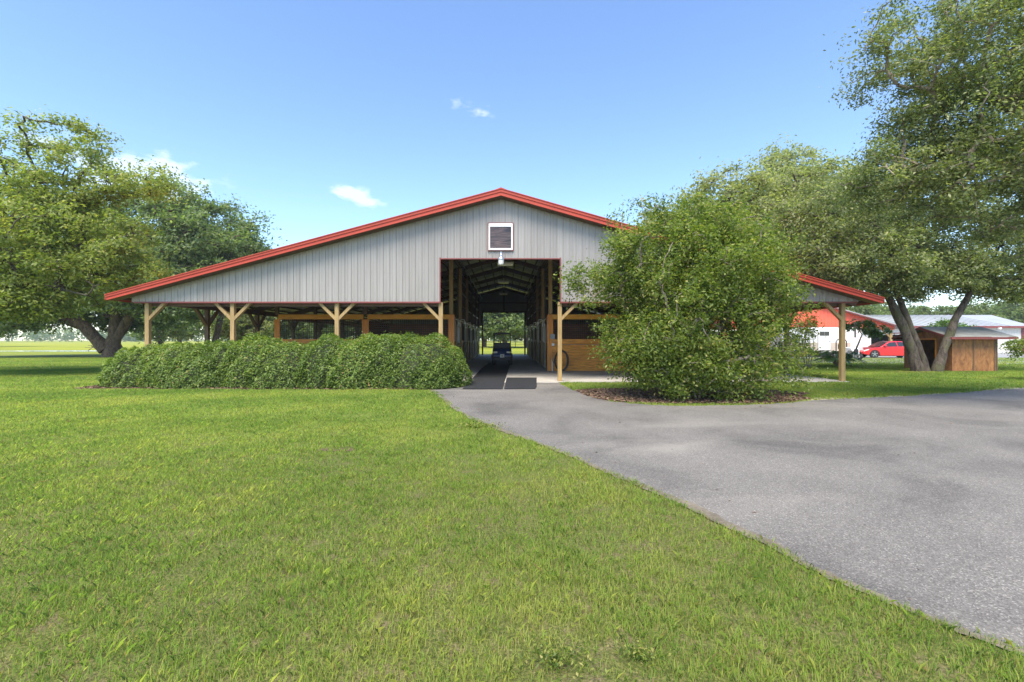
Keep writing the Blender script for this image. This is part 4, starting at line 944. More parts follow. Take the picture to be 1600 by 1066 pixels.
# golf cart
def golf_cart():
    cx, cy = PX(784.5, 27.2), 26.6
    r = thing('golf_cart', 'dark blue golf cart with black roof parked in the barn aisle', 'golf cart', (cx, cy, .034))
    def B(mb, n, m_, p=r, **k): k.setdefault('world', False); return mb.build(n, m_, p, **k)
    # front is toward -y; body cowl
    mb = MB(); mb.prism([(0, .30), (-.04, .55), (.05, .78), (.22, .95), (.42, .98), (.50, .60), (.52, .32)], 'x', -.55, .55); body = B(mb, 'cowl', M['cart_blue'], bevel=.05)
    mb = MB(); mb.prism([(.50, .32), (.50, .42), (2.0, .42), (2.35, .75), (2.4, .30)], 'x', -.54, .54); B(mb, 'chassis', M['cart_blue'], bevel=.03)
    mb = MB(); mb.box(-.50, .50, -.10, .03, .28, .46); B(mb, 'bumper', M['black'], bevel=.03)
    for s in (-1, 1):
        mb = MB(); mb.prism([(s*.26, .70), (s*.50, .68), (s*.50, .78), (s*.28, .80)], 'y', -.05, .08); B(mb, 'headlight', M['lens'], bevel=.01)
        mb = MB(); mb.prism([(s*.505, .70), (s*.55, .70), (s*.55, .78), (s*.505, .78)], 'y', -.03, .1); B(mb, 'turn_signal', M['amber'])
        for wy in (.25, 1.95):
            mb = MB(); mb.lathe((s*.50, wy, .28), [(.16, -.11), (.25, -.11), (.28, -.07), (.28, .07), (.25, .11), (.16, .11)], 20, 'x'); w_ = B(mb, 'wheel', M['tyre'], smooth=True)
            mb = MB(); mb.lathe((s*.58, wy, .28), [(.155, -.05), (.155, .0), (.05, .02)], 16, 'x'); B(mb, 'rim', M['alloy'], w_)
            mb = MB(); mb.prism([(wy-.32, .40), (wy-.25, .58), (wy, .63), (wy+.25, .58), (wy+.32, .40), (wy+.28, .40), (wy+.22, .54), (wy, .585), (wy-.22, .54), (wy-.28, .40)], 'x', *sorted((s*.40, s*.62))); B(mb, 'fender', M['black'])
    mb = MB(); mb.box(-.10, .14, -.125, -.105, .42, .62) if False else mb.box(-.11, .13, -.125, -.102, .44, .64); pl = B(mb, 'plate', M['lens'])
    mb = MB(); mb.lathe((.01, -.128, .54), [(.055, -.001), (.055, .003)], 12, 'y'); B(mb, 'plate_mark', M['grey_plastic'], pl)
    # seats
    for y0 in (1.05,):
        mb = MB(); mb.box(-.50, .50, y0-.1, y0+.45, .70, .84); mb.box(-.5, .5, y0+.40, y0+.52, .86, 1.22); B(mb, 'seat', M['black'], bevel=.04)
    mb = MB(); mb.box(-.52, .52, y0-.12, y0+.85, .42, .70); B(mb, 'seat_base', M['cart_blue'], bevel=.03)
    mb = MB(); mb.box(-.50, .50, 1.75, 2.15, .72, .84); mb.box(-.50, .50, 1.66, 1.76, .85, 1.2); B(mb, 'rear_seat', M['black'], bevel=.04)
    # dash & wheel
    mb = MB(); mb.box(-.52, .52, .34, .50, .90, 1.02); B(mb, 'dashboard', M['black'], bevel=.03)
    mb = MB(); mb.tube([(.26+.17*math.cos(a), .72+.07*math.sin(a), 1.10+.15*math.sin(a)) for a in np.linspace(0, 6.283, 21)[:-1]], .014, 6, closed=True); mb.tube([(.26, .45, .95), (.26, .72, 1.10)], .015, 6); B(mb, 'steering_wheel', M['black'])
    # roof and struts
    mb = MB(); mb.prism([(-.54, 1.80), (-.50, 1.86), (-.2, 1.895), (.2, 1.895), (.50, 1.86), (.54, 1.80), (.50, 1.79), (-.50, 1.79)], 'y', .15, 2.15); B(mb, 'canopy', M['black'], bevel=.02)
    for s in (-1, 1):
        mb = MB(); mb.tube([(s*.50, .30, .95), (s*.49, .48, 1.45), (s*.47, .55, 1.79)], .022, 8); B(mb, 'strut', M['black'])
        mb = MB(); mb.tube([(s*.50, 1.95, .75), (s*.49, 1.90, 1.79)], .02, 8); B(mb, 'strut', M['black'])
    mb = MB(); mb.prism([(-.47, .99), (.47, .99), (.46, 1.30), (-.46, 1.30)], 'y', .36, .375); B(mb, 'folded_windshield', M['black'])
golf_cart()

# ------------------------------------------------------------------ buildings beyond
def ribbed_x(mb, x0, x1, y, z0, z1f, per=.3, dep=.02, face=-1):
    x = x0
    while x < x1:
        xe = min(x+per, x1)
        for a, b_, da, db in ((x, x+.03, 0, dep), (x+.03, x+.07, dep, dep), (x+.07, x+.10, dep, 0), (x+.10, xe, 0, 0)):
            b_ = min(b_, x1)
            if b_ <= a: continue
            mb.add([(a, y+face*da, z0), (b_, y+face*db, z0), (b_, y+face*db, z1f(b_)), (a, y+face*da, z1f(a))], [(0, 1, 2, 3)])
        x = xe
# red carport barn
YR = 42.0; ridx, ridz, eavx, eavz = 22.0, 6.7, PX(1415, YR), PZ(512.5, YR)
rb = thing('red_barn', 'red metal gabled carport barn behind the white trailer', 'barn', (ridx, YR, 0))
slope = (ridz-eavz)/(eavx-ridx); lx0 = ridx-(eavx-ridx)
rz = lambda x: ridz - slope*abs(x-ridx)
zb = PZ(515.5, YR)
mb = MB(); ribbed_x(mb, lx0+.8, eavx-1.0, YR, zb, lambda x: max(zb+.01, rz(x)-.12), .35, .025); mb.build('gable_siding', M['red_siding'], rb)
for s in (-1, 1):
    xe = ridx+s*(eavx-ridx)
    mb = MB(); mb.prism([(ridx, ridz), (xe, eavz), (xe, eavz-.08), (ridx, ridz-.08)], 'y', YR-.4, YR+16); mb.build('roof', M['grey_roof'], rb)
    mb = MB(); mb.prism([(ridx, ridz-.085), (xe, eavz-.085), (xe, eavz-.16), (ridx, ridz-.16)], 'y', YR-.42, YR-.36); mb.build('rake_trim', M['trim_red'], rb)
for x in (lx0+1.2, 16, 22, 28.5, PX(1393.5, YR)):
    mb = MB(); mb.box(x-.11, x+.11, YR+.05, YR+.25, 0.006, zb); p = mb.build('post', M['post'], rb)
    mb = MB(); mb.beam((x, YR+.15, zb-.75), (x-.75, YR+.15, zb), .1, .12, up=(0, 1, 0)); mb.build('brace', M['post'], p)
mb = MB(); mb.box(lx0+1, 30.0, YR+9, YR+9.1, 0.006, zb); mb.build('back_wall', M['white_wall'], rb)
# white metal building
wb = thing('metal_building', 'long cream metal building with grey roof and red trim at the far right', 'building', (48, 56, 0))
YW = 54.0; ez = PZ(510, YW); x1 = PX(1600, YW); YRd = 61; rzz = PZ(492.3, YRd); xr1 = PX(1549, YRd); x0 = 37
mb = MB(); ribbed_x(mb, x0, 42.8, YW, 0.006, lambda x: ez, .3, .02); mb.build('wall', M['white_wall'], wb); mb = MB(); ribbed_x(mb, 47.3, x1, YW, 0.006, lambda x: ez, .3, .02); mb.build('wall', M['white_wall'], wb)
mb = MB(); ribbed_x(mb, 42.8, 47.3, YW, 2.1, lambda x: ez, .3, .02); mb.build('lintel', M['white_wall'], wb); mb = MB(); mb.box(38, x1-.1, YW+13.9, YW+14, 0, ez); mb.build('back_wall', M['white_wall'], wb)
mb = MB(); mb.box(x1-.02, x1+.05, YW, YW+14, 0, ez); mb.build('end_wall', M['white_wall'], wb)
mb = MB(); mb.add([(x0, YW-.5, ez), (x1+.6, YW-.5, ez), (xr1, YRd, rzz), (x0-2, YRd, rzz), (x0, YW+14.5, ez), (x1+.6, YW+14.5, ez)], [(0, 1, 2, 3), (3, 2, 5, 4), (1, 5, 2)])
mb.build('roof', M['grey_roof'], wb)
mb = MB(); xx = x0
while xx < x1-2: mb.beam((xx, YW-.5, ez+.02), (min(xx-2*(xx > x0+2)*0+0, xx), YRd, rzz+.02), .05, .05) if xx < xr1 else None; xx += .9
mb.build('roof_ribs', M['grey_roof'], wb)
mb = MB(); mb.box(x0, x1+.62, YW-.58, YW-.5, ez-.20, ez+.02); mb.build('eave_trim', M['trim_red'], wb)
mb = MB(); mb.box(x1-.35, x1+.08, YW-.04, YW-.022, 0, ez-.2); mb.build('corner_trim', M['trim_red'], wb)
mb = MB(); xx = PX(1405, YW)+.4; mb.box(42.7, 42.8, YW-.03, YW+.2, 0, 2.1); mb.box(47.3, 47.4, YW-.03, YW+.2, 0, 2.1); mb.build('door_frame', M['white'], wb)
mb = MB(); mb.box(42.4, 48, YW+3, YW+3.1, 0, 2.6); mb.build('interior_shade_panel', M['black'], wb)  # black panel standing in for the shade inside the doorway
mb = MB(); mb.box(PX(1553, YW)-.12, PX(1553, YW)+.12, YW-.75, YW-.58, ez-.35, ez-.15); mb.build('flood_light', M['white'], wb)

# small brown shed
sh = thing('shed', 'small brown plywood shed with corrugated metal roof beside the oak trunks', 'shed', (22.2, 23, 0))
sx0, sx1, sy0, sy1, sz = 21.1, 23.25, 21.8, 24.4, 1.56
mb = MB(); mb.box(sx0+.05, sx1-.05, sy0, sy0+.04, 0, sz); mb.build('front_wall', M['ply'], sh)
mb = MB(); mb.box(sx0, sx0+.04, sy0+.04, 22.6, 0, sz); mb.box(sx0, sx0+.04, 23.5, sy1, 0, sz); mb.prism([(sy0, sz), (sy1, sz), (23.1, 1.98)], 'x', sx0, sx0+.04); mb.build('side_wall', M['ply'], sh)
mb = MB(); mb.box(sx1-.04, sx1, sy0+.04, sy1, 0, sz); mb.prism([(sy0, sz), (sy1, sz), (23.1, 1.98)], 'x', sx1-.04, sx1); mb.build('side_wall', M['ply'], sh)
mb = MB(); mb.box(sx0+.05, sx1-.05, sy1-.04, sy1, 0, sz); mb.build('back_wall', M['ply'], sh)
for x in (sx0+.03, PX(1521, sy0), sx1-.12, sx1-.02): 
    mb = MB(); mb.box(x-.028, x+.028, sy0-.022, sy0-.001, 0, sz); mb.build('trim_board', M['ply'] if x == sx0+.03 else M['post_dark'], sh)
mb = MB(); mb.box(sx0-.03, sx0-.001, 22.55, 22.62, 0, 1.5); mb.box(sx0-.03, sx0-.001, 23.48, 23.55, 0, 1.5); mb.box(sx0-.03, sx0-.001, 22.55, 23.55, 1.5, 1.56); mb.build('door_frame', M['cedar_z'], sh)
for ya, za, yb_ in ((21.45, 1.63, 23.1), (24.75, 1.63, 23.1)):
    mb = MB(); N_ = 40; xa, xb = 20.75, 23.85
    for i in range(N_*2):
        a = xa+(xb-xa)*i/(N_*2); b_ = xa+(xb-xa)*(i+1)/(N_*2); da, db = (.018 if i % 2 else 0), (.018 if (i+1) % 2 else 0)
        mb.add([(a, ya, za+da), (b_, ya, za+db), (b_, yb_, 2.14+db), (a, yb_, 2.14+da)], [(0, 1, 2, 3)])
    mb.build('roof', M['shed_roof'], sh)
    mb = MB(); s = 1 if ya < 22 else -1; mb.box(xa, xb, *sorted((ya-s*.03, ya)), za-.11, za-.005); mb.build('eave_trim', M['trim_red'], sh)
    for x in (xa, xb): mb = MB(); mb.prism([(ya, za-.01), (ya, za-.11), (yb_, 2.02), (yb_, 2.12)], 'x', x-.02, x+.02); mb.build('rake_trim', M['trim_red'], sh)

# red sedan, side on, facing left
def sedan():
    cxr = PX(1381, 38.3); r = thing('sedan', 'bright red sedan parked side-on in front of the red barn', 'car', (cxr, 38.0, .006), math.radians(-9))
    def B(mb, n, m_, p=r, **k): k.setdefault('world', False); return mb.build(n, m_, p, **k)
    L2 = 2.28
    def arch(cx, rr=.36, n=9): return [(cx + rr*math.cos(a), .30+rr*math.sin(a)) for a in np.linspace(0, math.pi, n)]
    # lofted body: rows of (x, z) outline; side bulge
    low = [(-L2, .36), (-L2-.0, .52), (-L2+.10, .66), (-1.25, .86), (-1.0, .89), (1.45, .97), (2.15, .98), (L2, .90), (L2+.02, .60), (L2-.05, .30)] + arch(1.42) + arch(-1.38) + [(-L2+.15, .22)]
    low = low[:10] + [(1.80, .22)] + arch(1.42)[0:] + [(1.0, .19), (-.98, .19)] + arch(-1.38) + [(-1.8, .24)]
    mb = MB(); mb.prism(low, 'y', -.88, .88); body = B(mb, 'body', M['car_red'], bevel=.07)
    mb = MB(); lo = [(-1.0, .88), (-.25, 1.33), (.1, 1.38), (.65, 1.37), (1.15, 1.24), (1.85, .97)]; n = len(lo)
    vs = []
    for s, in ((-1,), (1,)):
        for (x, z) in lo: vs.append((x, s*(.84-(z-.88)*.42), z))
    fs = [tuple(range(n))[::-1], tuple(range(n, 2*n))] + [(i, i+1, n+i+1, n+i) for i in range(n-1)] + [(n-1, 0, n, 2*n-1)]
    mb.add(vs, fs); B(mb, 'cabin', M['car_red'], bevel=.04)
    for s in (-1, 1):
        for poly in ([(-.80, .93), (-.22, 1.27), (.22, 1.32), (.30, .95)], [(.36, .95), (.30, 1.32), (.66, 1.31), (1.05, 1.20), (1.36, 1.02), (1.30, .97)]):
            mb = MB(); vs = []
            for (x, z) in poly: vs.append((x, s*(.847-(z-.88)*.42), z))
            for (x, z) in poly: vs.append((x, s*(.80-(z-.88)*.42), z))
            n = len(poly); mb.add(vs, [tuple(range(n)), tuple(range(n, 2*n))[::-1]] + [(i, (i+1) % n, n+(i+1) % n, n+i) for i in range(n)]); B(mb, 'side_window', M['darkglass'])
        mb = MB(); mb.box(-.72, -.56, *sorted((s*.87, s*1.0)), .95, 1.06); B(mb, 'mirror', M['car_red'], bevel=.03)
        mb = MB(); mb.prism([(-2.22, .62), (-1.85, .74), (-1.80, .68), (-2.2, .54)], 'y', *sorted((s*.80, s*.893))); B(mb, 'headlight', M['lens'])
        mb = MB(); mb.prism([(1.95, .86), (2.28, .84), (2.29, .76), (2.0, .78)], 'y', *sorted((s*.80, s*.893))); B(mb, 'taillight', M['trim_red'])
        for wx in (-1.38, 1.42):
            mb = MB(); mb.lathe((wx, s*.76, .33), [(.22, -.11), (.31, -.11), (.33, -.08), (.33, .08), (.31, .11), (.22, .11)], 24, 'y'); w_ = B(mb, 'wheel', M['tyre'], smooth=True)
            mb = MB(); mb.lathe((wx, s*.82, .33), [(.225, -.04), (.225, .03)], 20, 'y')
            rm = B(mb, 'rim', M['black'], w_)
            mb = MB()
            for k in range(5):
                a = 2*math.pi*k/5+.3; mb.beam((wx, s*.862, .33), (wx+.22*math.cos(a), s*.862, .33+.22*math.sin(a)), .045, .02, up=(0, 1, 0))
            B(mb, 'spokes', M['alloy'], w_)
    mb = MB(); mb.add([(-.98, -.74, .91), (-.98, .74, .91), (-.27, .62, 1.335), (-.27, -.62, 1.335)], [(0, 1, 2, 3)]); 
    for i in range(4): v = mb.v[i]; mb.v[i] = (v[0]-.012, v[1], v[2]+.014)
    B(mb, 'windshield', M['darkglass'])
    mb = MB(); mb.box(-L2-.015, -L2+.05, -.6, .6, .30, .5); B(mb, 'grille', M['black'])
    mb = MB(); mb.box(-.95, .98, -.885, .885, .17, .215) ; B(mb, 'side_skirt', M['black'])
sedan()

# white horse trailer
def trailer():
    Y = 39.6; x0, x1 = PX(1222, Y), PX(1347, Y); r = thing('horse_trailer', 'white horse trailer with tandem wheels and small window, seen behind the corner post', 'trailer', ((x0+x1)/2, Y+1, 0))
    zt, zb_ = PZ(511.5, Y), .55
    mb = MB(); mb.prism([(Y, zb_), (Y, zt-.15), (Y+.12, zt), (Y+2.0, zt), (Y+2.12, zt-.15), (Y+2.12, zb_)], 'x', x0, x1); mb.build('body', M['white'], r, bevel=.04)
    mb = MB(); mb.box(x0-.01, x1-1.0, Y-.03, Y-.002, zb_, 1.25); mb.build('lower_panel', M['beige'], r)
    dx0, dx1 = PX(1278, Y), PX(1297, Y)
    mb = MB(); mb.box(dx0, dx1, Y-.06, Y-.032, .60, zt-.22); d = mb.build('door', M['white'], r, bevel=.01)
    mb = MB(); mb.box(dx0+.12, dx1-.12, Y-.075, Y-.061, 1.85, 2.2); mb.build('window', M['darkglass'], d)
    mb = MB(); mb.box((dx0+dx1)/2-.012, (dx0+dx1)/2+.012, Y-.08, Y-.076, 1.85, 2.2); mb.build('window_bar', M['grey_plastic'], d)
    mb = MB(); mb.box(dx1-.15, dx1-.05, Y-.1, Y-.061, 1.35, 1.42); mb.build('handle', M['steel'], d)
    mb = MB(); mb.box(dx0-.03, dx0, Y-.055, Y-.032, .60, zt-.2); mb.box(dx1, dx1+.03, Y-.055, Y-.032, .60, zt-.2); mb.build('door_frame', M['grey_plastic'], r)
    mb = MB(); mb.box(PX(1336, Y)-.07, PX(1336, Y)+.07, Y-.03, Y-.005, 1.7, 2.45); mb.build('side_window', M['darkglass'], r)
    for px in (1246.5, 1261.5):
        wx = PX(px, Y); mb = MB(); mb.lathe((wx, Y-.05, .36), [(.2, -.11), (.33, -.11), (.36, -.08), (.36, .08), (.33, .11), (.2, .11)], 20, 'y'); w_ = mb.build('wheel', M['tyre'], r, smooth=True)
        mb = MB(); mb.lathe((wx, Y-.13, .36), [(.2, .03), (.2, -.02), (.07, -.03)], 16, 'y'); mb.build('rim', M['alloy'], w_)
    mb = MB(); xa, xb = PX(1238, Y), PX(1270, Y); mb.prism([(xa, .5), (xa+.15, .82), (xb-.15, .82), (xb, .5), (xb-.06, .5), (xb-.19, .78), (xa+.19, .78), (xa+.06, .5)], 'y', Y-.2, Y+.0); mb.build('fender', M['steel'], r)
    mb = MB(); mb.beam((x1, Y+1, .6), (x1+1.2, Y+1, .6), .12, .12); mb.build('hitch', M['black'], r)
    mb = MB(); mb.tube([(x1-.3, Y+.5, 0.01), (x1-.3, Y+.5, .6)], .04, 8); mb.build('jack', M['steel'], r)
trailer()

# small utility vehicle with black roll bar, left of the car
def mower():
    Y = 35.2; cx = PX(1337, Y); r = thing('riding_mower', 'white riding mower with black grille and roll bar, in front of the red car', 'mower', (cx, Y, .006))
    def B(mb, n, m_, p=r, **k): k.setdefault('world', False); return mb.build(n, m_, p, **k)
    mb = MB(); mb.prism([(0, .30), (0, .72), (.12, .86), (.8, .92), (.9, .3)], 'x', -.27, .30); B(mb, 'hood', M['white'], bevel=.04)
    mb = MB(); mb.box(-.14, .2, -.03, -.002, .36, .78); B(mb, 'grille', M['black'], bevel=.01)
    mb = MB(); mb.box(-.4, .4, .9, 1.7, .35, .62); B(mb, 'deck', M['white'], bevel=.03)
    mb = MB(); mb.box(-.26, .26, 1.0, 1.45, .62, .74); mb.box(-.26, .26, 1.42, 1.54, .74, 1.15); B(mb, 'seat', M['black'], bevel=.04)
    mb = MB(); mb.tube([(-.42, 1.5, .5), (-.42, 1.5, 1.35), (-.3, 1.5, 1.5), (.3, 1.5, 1.5), (.42, 1.5, 1.35), (.42, 1.5, .5)], .04, 8); B(mb, 'roll_bar', M['black'])
    for x, y, rr in ((.42, .1, .2), (-.42, .1, .2), (.5, 1.35, .3), (-.5, 1.35, .3)):
        mb = MB(); mb.lathe((x, y, rr), [(rr*.5, -.08), (rr, -.07), (rr, .07), (rr*.5, .08)], 18, 'x'); w_ = B(mb, 'wheel', M['tyre'], smooth=True)
        mb = MB(); mb.lathe((x, y, rr), [(rr*.5, -.085), (rr*.5, .085)], 14, 'x'); B(mb, 'rim', M['white'], w_)
mower()
# tractor parts in the dark carport: a parked dark tractor
def tractor():
    x, y = PX(1411, 46), 46; r = thing('tractor', 'dark tractor standing in shade under the carport behind the red car', 'tractor', (x, y, .006))
    def B(mb, n, m_, p=r, **k): k.setdefault('world', False); return mb.build(n, m_, p, **k)
    mb = MB(); mb.prism([(-1.5, .6), (-1.5, 1.2), (-.3, 1.35), (-.3, .6)], 'y', -.35, .35); B(mb, 'hood', M['trim_red'], bevel=.05)
    mb = MB(); mb.box(-.3, 1.2, -.45, .45, .7, 1.0); mb.box(.6, .75, -.3, .3, 1.0, 1.5); B(mb, 'seat', M['black'], bevel=.04)
    mb = MB(); mb.box(-.6, 1.3, -.7, .7, 2.1, 2.2); B(mb, 'canopy', M['trim_red'], bevel=.02)
    for xx in (-.4, 1.1):
        for s in (-.55, .55): mb = MB(); mb.tube([(xx, s, .9), (xx, s, 2.1)], .03, 6); B(mb, 'strut', M['black'])
    for xx, rr in ((.8, .65), (-1.1, .4)):
        for s in (-.6, .6):
            mb = MB(); mb.lathe((xx, s, rr), [(rr*.5, -.14), (rr, -.12), (rr, .12), (rr*.5, .14)], 20, 'y'); w_ = B(mb, 'wheel', M['tyre'], smooth=True)
            mb = MB(); mb.lathe((xx, s, rr), [(rr*.5, -.15), (rr*.5, .15)], 14, 'y'); B(mb, 'rim', M['grey_plastic'], w_)
tractor()

# ------------------------------------------------------------------ smaller plants
def big_leaf_plant(name, label, x, y, stems, seed, Lf=.55, H=1.1, mat_='leaf_big', spread=1.0):
    global rng
    rng = np.random.default_rng(seed); r = thing(name, label, 'plant', (x, y, 0)); mb = MB(); Q = []; T_ = []
    for i in range(stems):
        a = rng.uniform(0, 6.28); h = H*rng.uniform(.45, 1.1); d = spread*rng.uniform(.2, .9)
        p0 = Vector((0.1*math.cos(a), .1*math.sin(a), 0)); p1 = Vector((d*.5*math.cos(a), d*.5*math.sin(a), h*.75)); p2 = Vector((d*math.cos(a), d*math.sin(a), h))
        mb.tube([p0, p1, p2], [.02, .015, .01], 5)
        ax = Vector((math.cos(a), math.sin(a), -.35)).normalized(); sd = Vector((-math.sin(a), math.cos(a), 0))
        L_ = Lf*rng.uniform(.7, 1.2); tn = rng.uniform(.2, .9)
        for k in range(7):      # deeply cut leaf: paired lobes along the midrib
            t_ = k/7
            for s in (-1, 1):
                c = p2 + ax*(L_*t_); dirv = (sd*s*(1.0-t_*.5) + ax*.45).normalized()*(L_*.55*(1-t_*.55)); wv = ax*(L_*.055)
                Q += [c-wv, c+dirv*.6-wv*1.1+Vector((0, 0, .02)), c+dirv-Vector((0, 0, .06)), c+dirv*.6+wv*1.1]; T_.append(tn+rng.normal(0, .08))
    mb.build('stems', M['twig'], r, world=False); quadmesh('leaves', M[mat_], np.array([tuple(q) for q in Q]), len(T_), r, np.clip(np.array(T_), 0, 1))
big_leaf_plant('split_leaf_plant', 'low clump of large dark split leaves left of the corner post', PX(1310, 26), 26, 46, 5, .55, .85, spread=1.0)
tree('small_tree', 'leaning sapling with long glossy leaves arching right of the corner post', 'plant', [[(PX(1337, 26.5)-.9, 26.5, 0, .06), (PX(1337, 26.5), 26.5, .9, .05), (PX(1345, 26.5), 26.4, 1.8, .03), (PX(1335, 26.5), 26.5, 2.4, .02)]],
     [(PX(1340, 26.5), 26.4, 2.25, .9, .6, .3, 3), (PX(1368, 26.5), 26.4, 1.9, .9, .5, .3, 3), (PX(1325, 26.5), 26.4, 1.0, .7, .6, .6, 1)], 34, 24, .26, .32, M['leaf_big'], M['twig'], 91, zmin=.3, tw=.012, part=('stems', 'foliage'), ratio=.35)
tree('crape_myrtle', 'small thin stemmed shrub in front of the white trailer wheels', 'shrub',
     [[(PX(1258, 25)+.08*k, 25, 0, .03), (PX(1258, 25)+.08*k+.12*(k-1), 25, 1.0, .022), (PX(1258, 25)+.2*(k-1), 25, 1.9, .012)] for k in range(4)],
     [(PX(1256, 25), 25, 1.85, .55, .5, .45, 3), (PX(1243, 25), 25, 1.4, .5, .5, .5, 2)], 34, 40, .09, .22, M['leaf_bush'], M['twig'], 92, zmin=1.0, tw=.008, part=('stems', 'foliage'))
tree('crape_myrtle', 'orange tinged shrub standing in front of the red gable', 'shrub',
     [[(PX(1255, 30), 30, 0, .04), (PX(1258, 30), 30, 1.5, .03), (PX(1262, 30), 30, 2.6, .015)]],
     [(PX(1262, 30), 30, 2.7, .8, .6, .45, 4)], 22, 34, .11, .26, M['leaf_orange'], M['twig'], 93, zmin=1.3, tw=.01, part=('stems', 'foliage'))
tree('garden_shrub', 'light green shrub poking in at the right edge beside the white building', 'shrub',
     [[(PX(1640, 17), 17, 0, .04), (PX(1640, 17), 17, .9, .03), (PX(1630, 17), 17, 1.5, .015)]],
     [(PX(1632, 17), 17, 1.2, 1.15, .9, .45, 4), (PX(1598, 17), 17, 1.3, .5, .4, .25, 1)], 70, 45, .09, .26, M['leaf_bush'], M['twig'], 94, zmin=.5, tw=.008, part=('stems', 'foliage'))
tree('garden_shrub', 'round green shrub behind the shed roof, between the oak trunks', 'shrub',
     [[(PX(1472, 30), 30, 0, .08), (PX(1472, 30), 30, 1.5, .06), (PX(1470, 30), 30, 2.4, .03)]],
     [(PX(1472, 30), 30, 2.1, 1.7, 1.2, .75, 4)], 70, 45, .16, .36, M['leaf_big'], M['twig'], 95, zmin=.9, tw=.012, part=('stems', 'foliage'))
# small weed clumps by the slab corner and in the lawn
for i, (px, py, lab) in enumerate([(868, 1040, 'larger low patch of small leaved weeds near the bottom edge of the lawn'), (1000, 1034, 'smaller low weed patch right of the larger one near the bottom edge'), (740, 668, 'weed tuft in the lawn by the bend of the drive edge')]):
    x, y = G(px, py); rng = np.random.default_rng(200+i); n = (420, 180)[i] if i < 2 else 500; rr = (.13, .07)[i] if i < 2 else .3
    a = rng.uniform(0, 6.28, n); d = rr*np.abs(rng.normal(0, .6, n)); c = np.stack([d*np.cos(a)*1.5, d*np.sin(a), rng.uniform(.01, .07, n)], 1)
    r_ = thing('weed_clump', lab, 'weed', (x, y, 0), 0, 'weed clumps in the lawn'); quadmesh('leaves', M['leaf_bush'], leaves(c, np.tile([0, 0, 1.], (n, 1)), .020 if i < 2 else .04, .011 if i < 2 else .02), n, r_, rng.random(n))
# ------------------------------------------------------------------ distant trees
proto = []
for k, (lm, sd) in enumerate((('leaf_far', 101), ('leaf_far', 102), ('leaf_pale', 103))):
    hgt = 11
    t_ = tree('distant_tree', 'tree', 'tree', [[(0, 0, 0, .38), (.2, 0, 2.2, .3), (0, .2, 5, .2), (0, 0, 8, .1)]],
         [(0, 0, 6.6, 4.6, 4.6, 3.2, 10), (2.6, 0, 5.2, 2.8, 2.8, 2, 3), (-2.6, .5, 5.4, 2.8, 2.8, 2, 3), (0, 0, 9.2, 2.6, 2.6, 1.8, 2.5), (0, 0, 3.4, 4.6, 4.6, 1.7, 7)],
         210, 62, .5, 1.15, M[lm], M['bark_dark'], sd, zmin=1.6, tw=.06)
    proto.append(t_)
used = [False]*3
def far_tree(px, Y, sc, k, label, group):
    o = copy_tree(proto[k]) if used[k] else proto[k]; used[k] = True
    o.location = (PX(px, Y), Y, 0); o.scale = (sc, sc, sc*R.uniform(.9, 1.1)); o.rotation_euler = (0, 0, R.uniform(0, 6.28))
    o['label'] = label; o['category'] = 'tree'; o['group'] = group
g1 = 'trees standing in the field beyond the barn'
far_tree(788, 84, 1.25, 0, 'spreading green tree framed by the far barn doorway', g1)
far_tree(757, 96, 1.2, 1, 'tree at the left edge of the far barn doorway', g1)
far_tree(822, 92, 1.15, 2, 'paler tree at the right edge of the far barn doorway', g1)
far_tree(281, 84, .95, 2, 'small round tree in the field seen under the left end of the barn roof', g1)
far_tree(250, 70, 1.0, 0, 'dark tree behind the massive oak, left of the corner post', g1)
far_tree(420, 78, 1.1, 1, 'tree in the field seen between the dark side posts', g1)
far_tree(470, 66, .95, 0, 'tree in the field seen through the first stall mesh', g1)
far_tree(520, 85, 1.1, 2, 'pale tree in the field seen through the second stall', g1)
far_tree(560, 75, 1.1, 0, 'dark tree in the field seen through the middle stalls', g1)
far_tree(640, 90, 1.2, 1, 'tree in the field hidden mostly by the stalls near the aisle', g1)
far_tree(380, 58, .85, 2, 'pale tree just beyond the left side posts', g1)
far_tree(-30, 95, 1.3, 1, 'tree beyond the pond at the left edge', g1)
rng = np.random.default_rng(31)
nt_ = 520; tx = rng.uniform(-560, 620, nt_); ty = rng.uniform(330, 370, nt_); th = rng.uniform(6, 11.5, nt_) + 2*np.sin(tx*.03); tr_ = rng.uniform(3.5, 7, nt_)
nn_ = 46000; ti = rng.integers(0, nt_, nn_); d_ = rng.normal(0, 1, (nn_, 3)); d_ /= np.linalg.norm(d_, axis=1, keepdims=True); d_ *= rng.uniform(.6, 1, (nn_, 1))
cc = np.stack([tx[ti]+d_[:, 0]*tr_[ti], ty[ti]+d_[:, 1]*tr_[ti], th[ti]*.5+d_[:, 2]*th[ti]*.5], 1)
o = quadmesh('far_woods', M['leaf_far'], leaves(cc, d_+np.array([0, 0, .3]), 1.7, 1.1), nn_, attr=np.clip(.4+.1*rng.normal(size=nt_)[ti]+.12*rng.normal(size=nn_), 0, 1))
tag(o, 'hazy dark green line of woods along the horizon beyond the field', 'woods', kind='stuff')
ORD = 'first second third fourth fifth sixth seventh eighth ninth tenth eleventh twelfth thirteenth fourteenth fifteenth sixteenth'.split()
g3 = 'pines beyond the cream building'
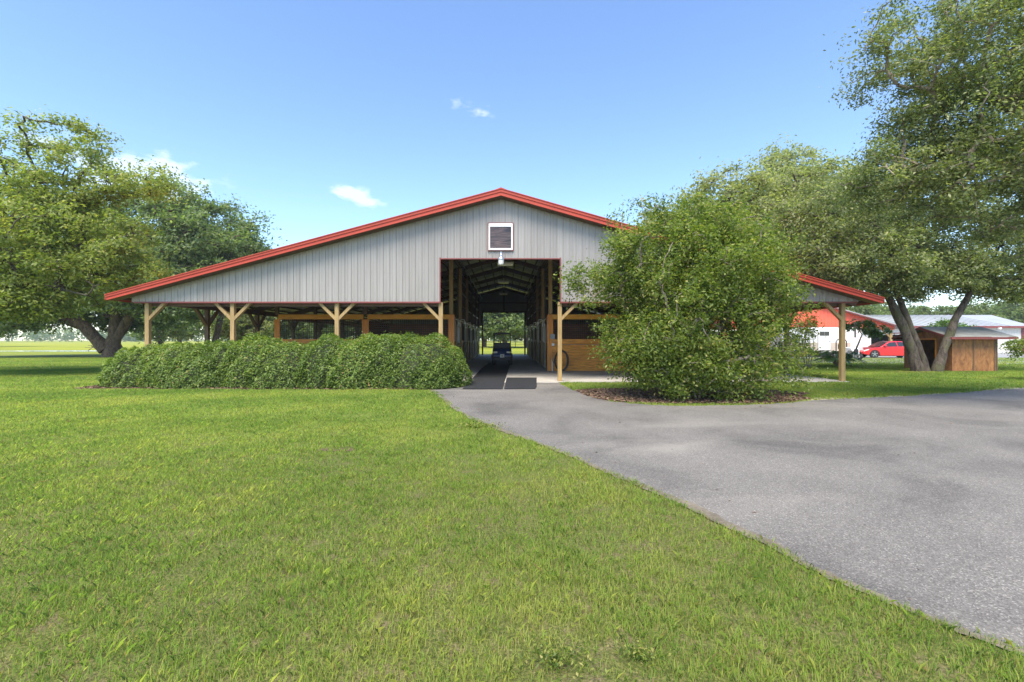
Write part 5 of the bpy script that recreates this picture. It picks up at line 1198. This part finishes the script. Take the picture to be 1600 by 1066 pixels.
for i, px in enumerate(list(range(1330, 1690, 24))):
    far_tree(px+R.uniform(-7, 7), R.uniform(88, 105), R.uniform(.72, .92) + (.1 if px > 1540 else 0), R.randrange(2), ('%s tree from the left in the row showing over the cream building roof' % ORD[i]), g3)

# pasture fence seen through the far door
fn = thing('pasture_fence', 'dark rail fence across the field seen through the far doorway', 'fence', (0, 95, 0))
for x in np.arange(-14, 14.1, 2.0):
    mb = MB(); mb.box(x-.06, x+.06, 94.94, 95.06, 0, 1.25); mb.build('fence_post', M['post_dark'], fn)
for z in (.45, .85, 1.2):
    mb = MB(); mb.box(-14, 14, 94.90, 94.938, z-.05, z+.05); mb.build('rail', M['post_dark'], fn)
# picnic table by the pond
pt = thing('picnic_table', 'small dark picnic table on the pond bank beside the massive oak trunk', 'table', (PX(153, 62), 62, 0))
x, y = PX(153, 62), 62
MB().box(x-1, x+1, y-.4, y+.4, .70, .76).build('table_top', M['post_dark'], pt)
for s in (-1, 1): MB().box(x-1, x+1, y+s*.7-.13, y+s*.7+.13, .42, .47).build('bench', M['post_dark'], pt)
for s in (-.7, .7): mb = MB(); mb.beam((x+s, y-.75, 0), (x+s, y+.3, .7), .08, .05); mb.beam((x+s+.06, y+.75, 0), (x+s+.06, y-.3, .7), .08, .05); mb.build('leg', M['post_dark'], pt)

# ------------------------------------------------------------------ haze
hz = MB().box(-700, 700, -50, 720, -1, 45).build('haze', M['lawn']); hz['kind'] = 'stuff'; hz['label'] = 'thin pale haze over the distant field'; hz['category'] = 'haze'
mh = bpy.data.materials.new('haze'); mh.use_nodes = True; mh.node_tree.nodes.clear()
ho = mh.node_tree.nodes.new('ShaderNodeOutputMaterial'); hv = mh.node_tree.nodes.new('ShaderNodeVolumePrincipled')
hv.inputs['Color'].default_value = (0.86, 0.92, 1.0, 1); hv.inputs['Density'].default_value = 0.00042; hv.inputs['Anisotropy'].default_value = 0.1
mh.node_tree.links.new(hv.outputs[0], ho.inputs['Volume']); hz.data.materials[0] = mh
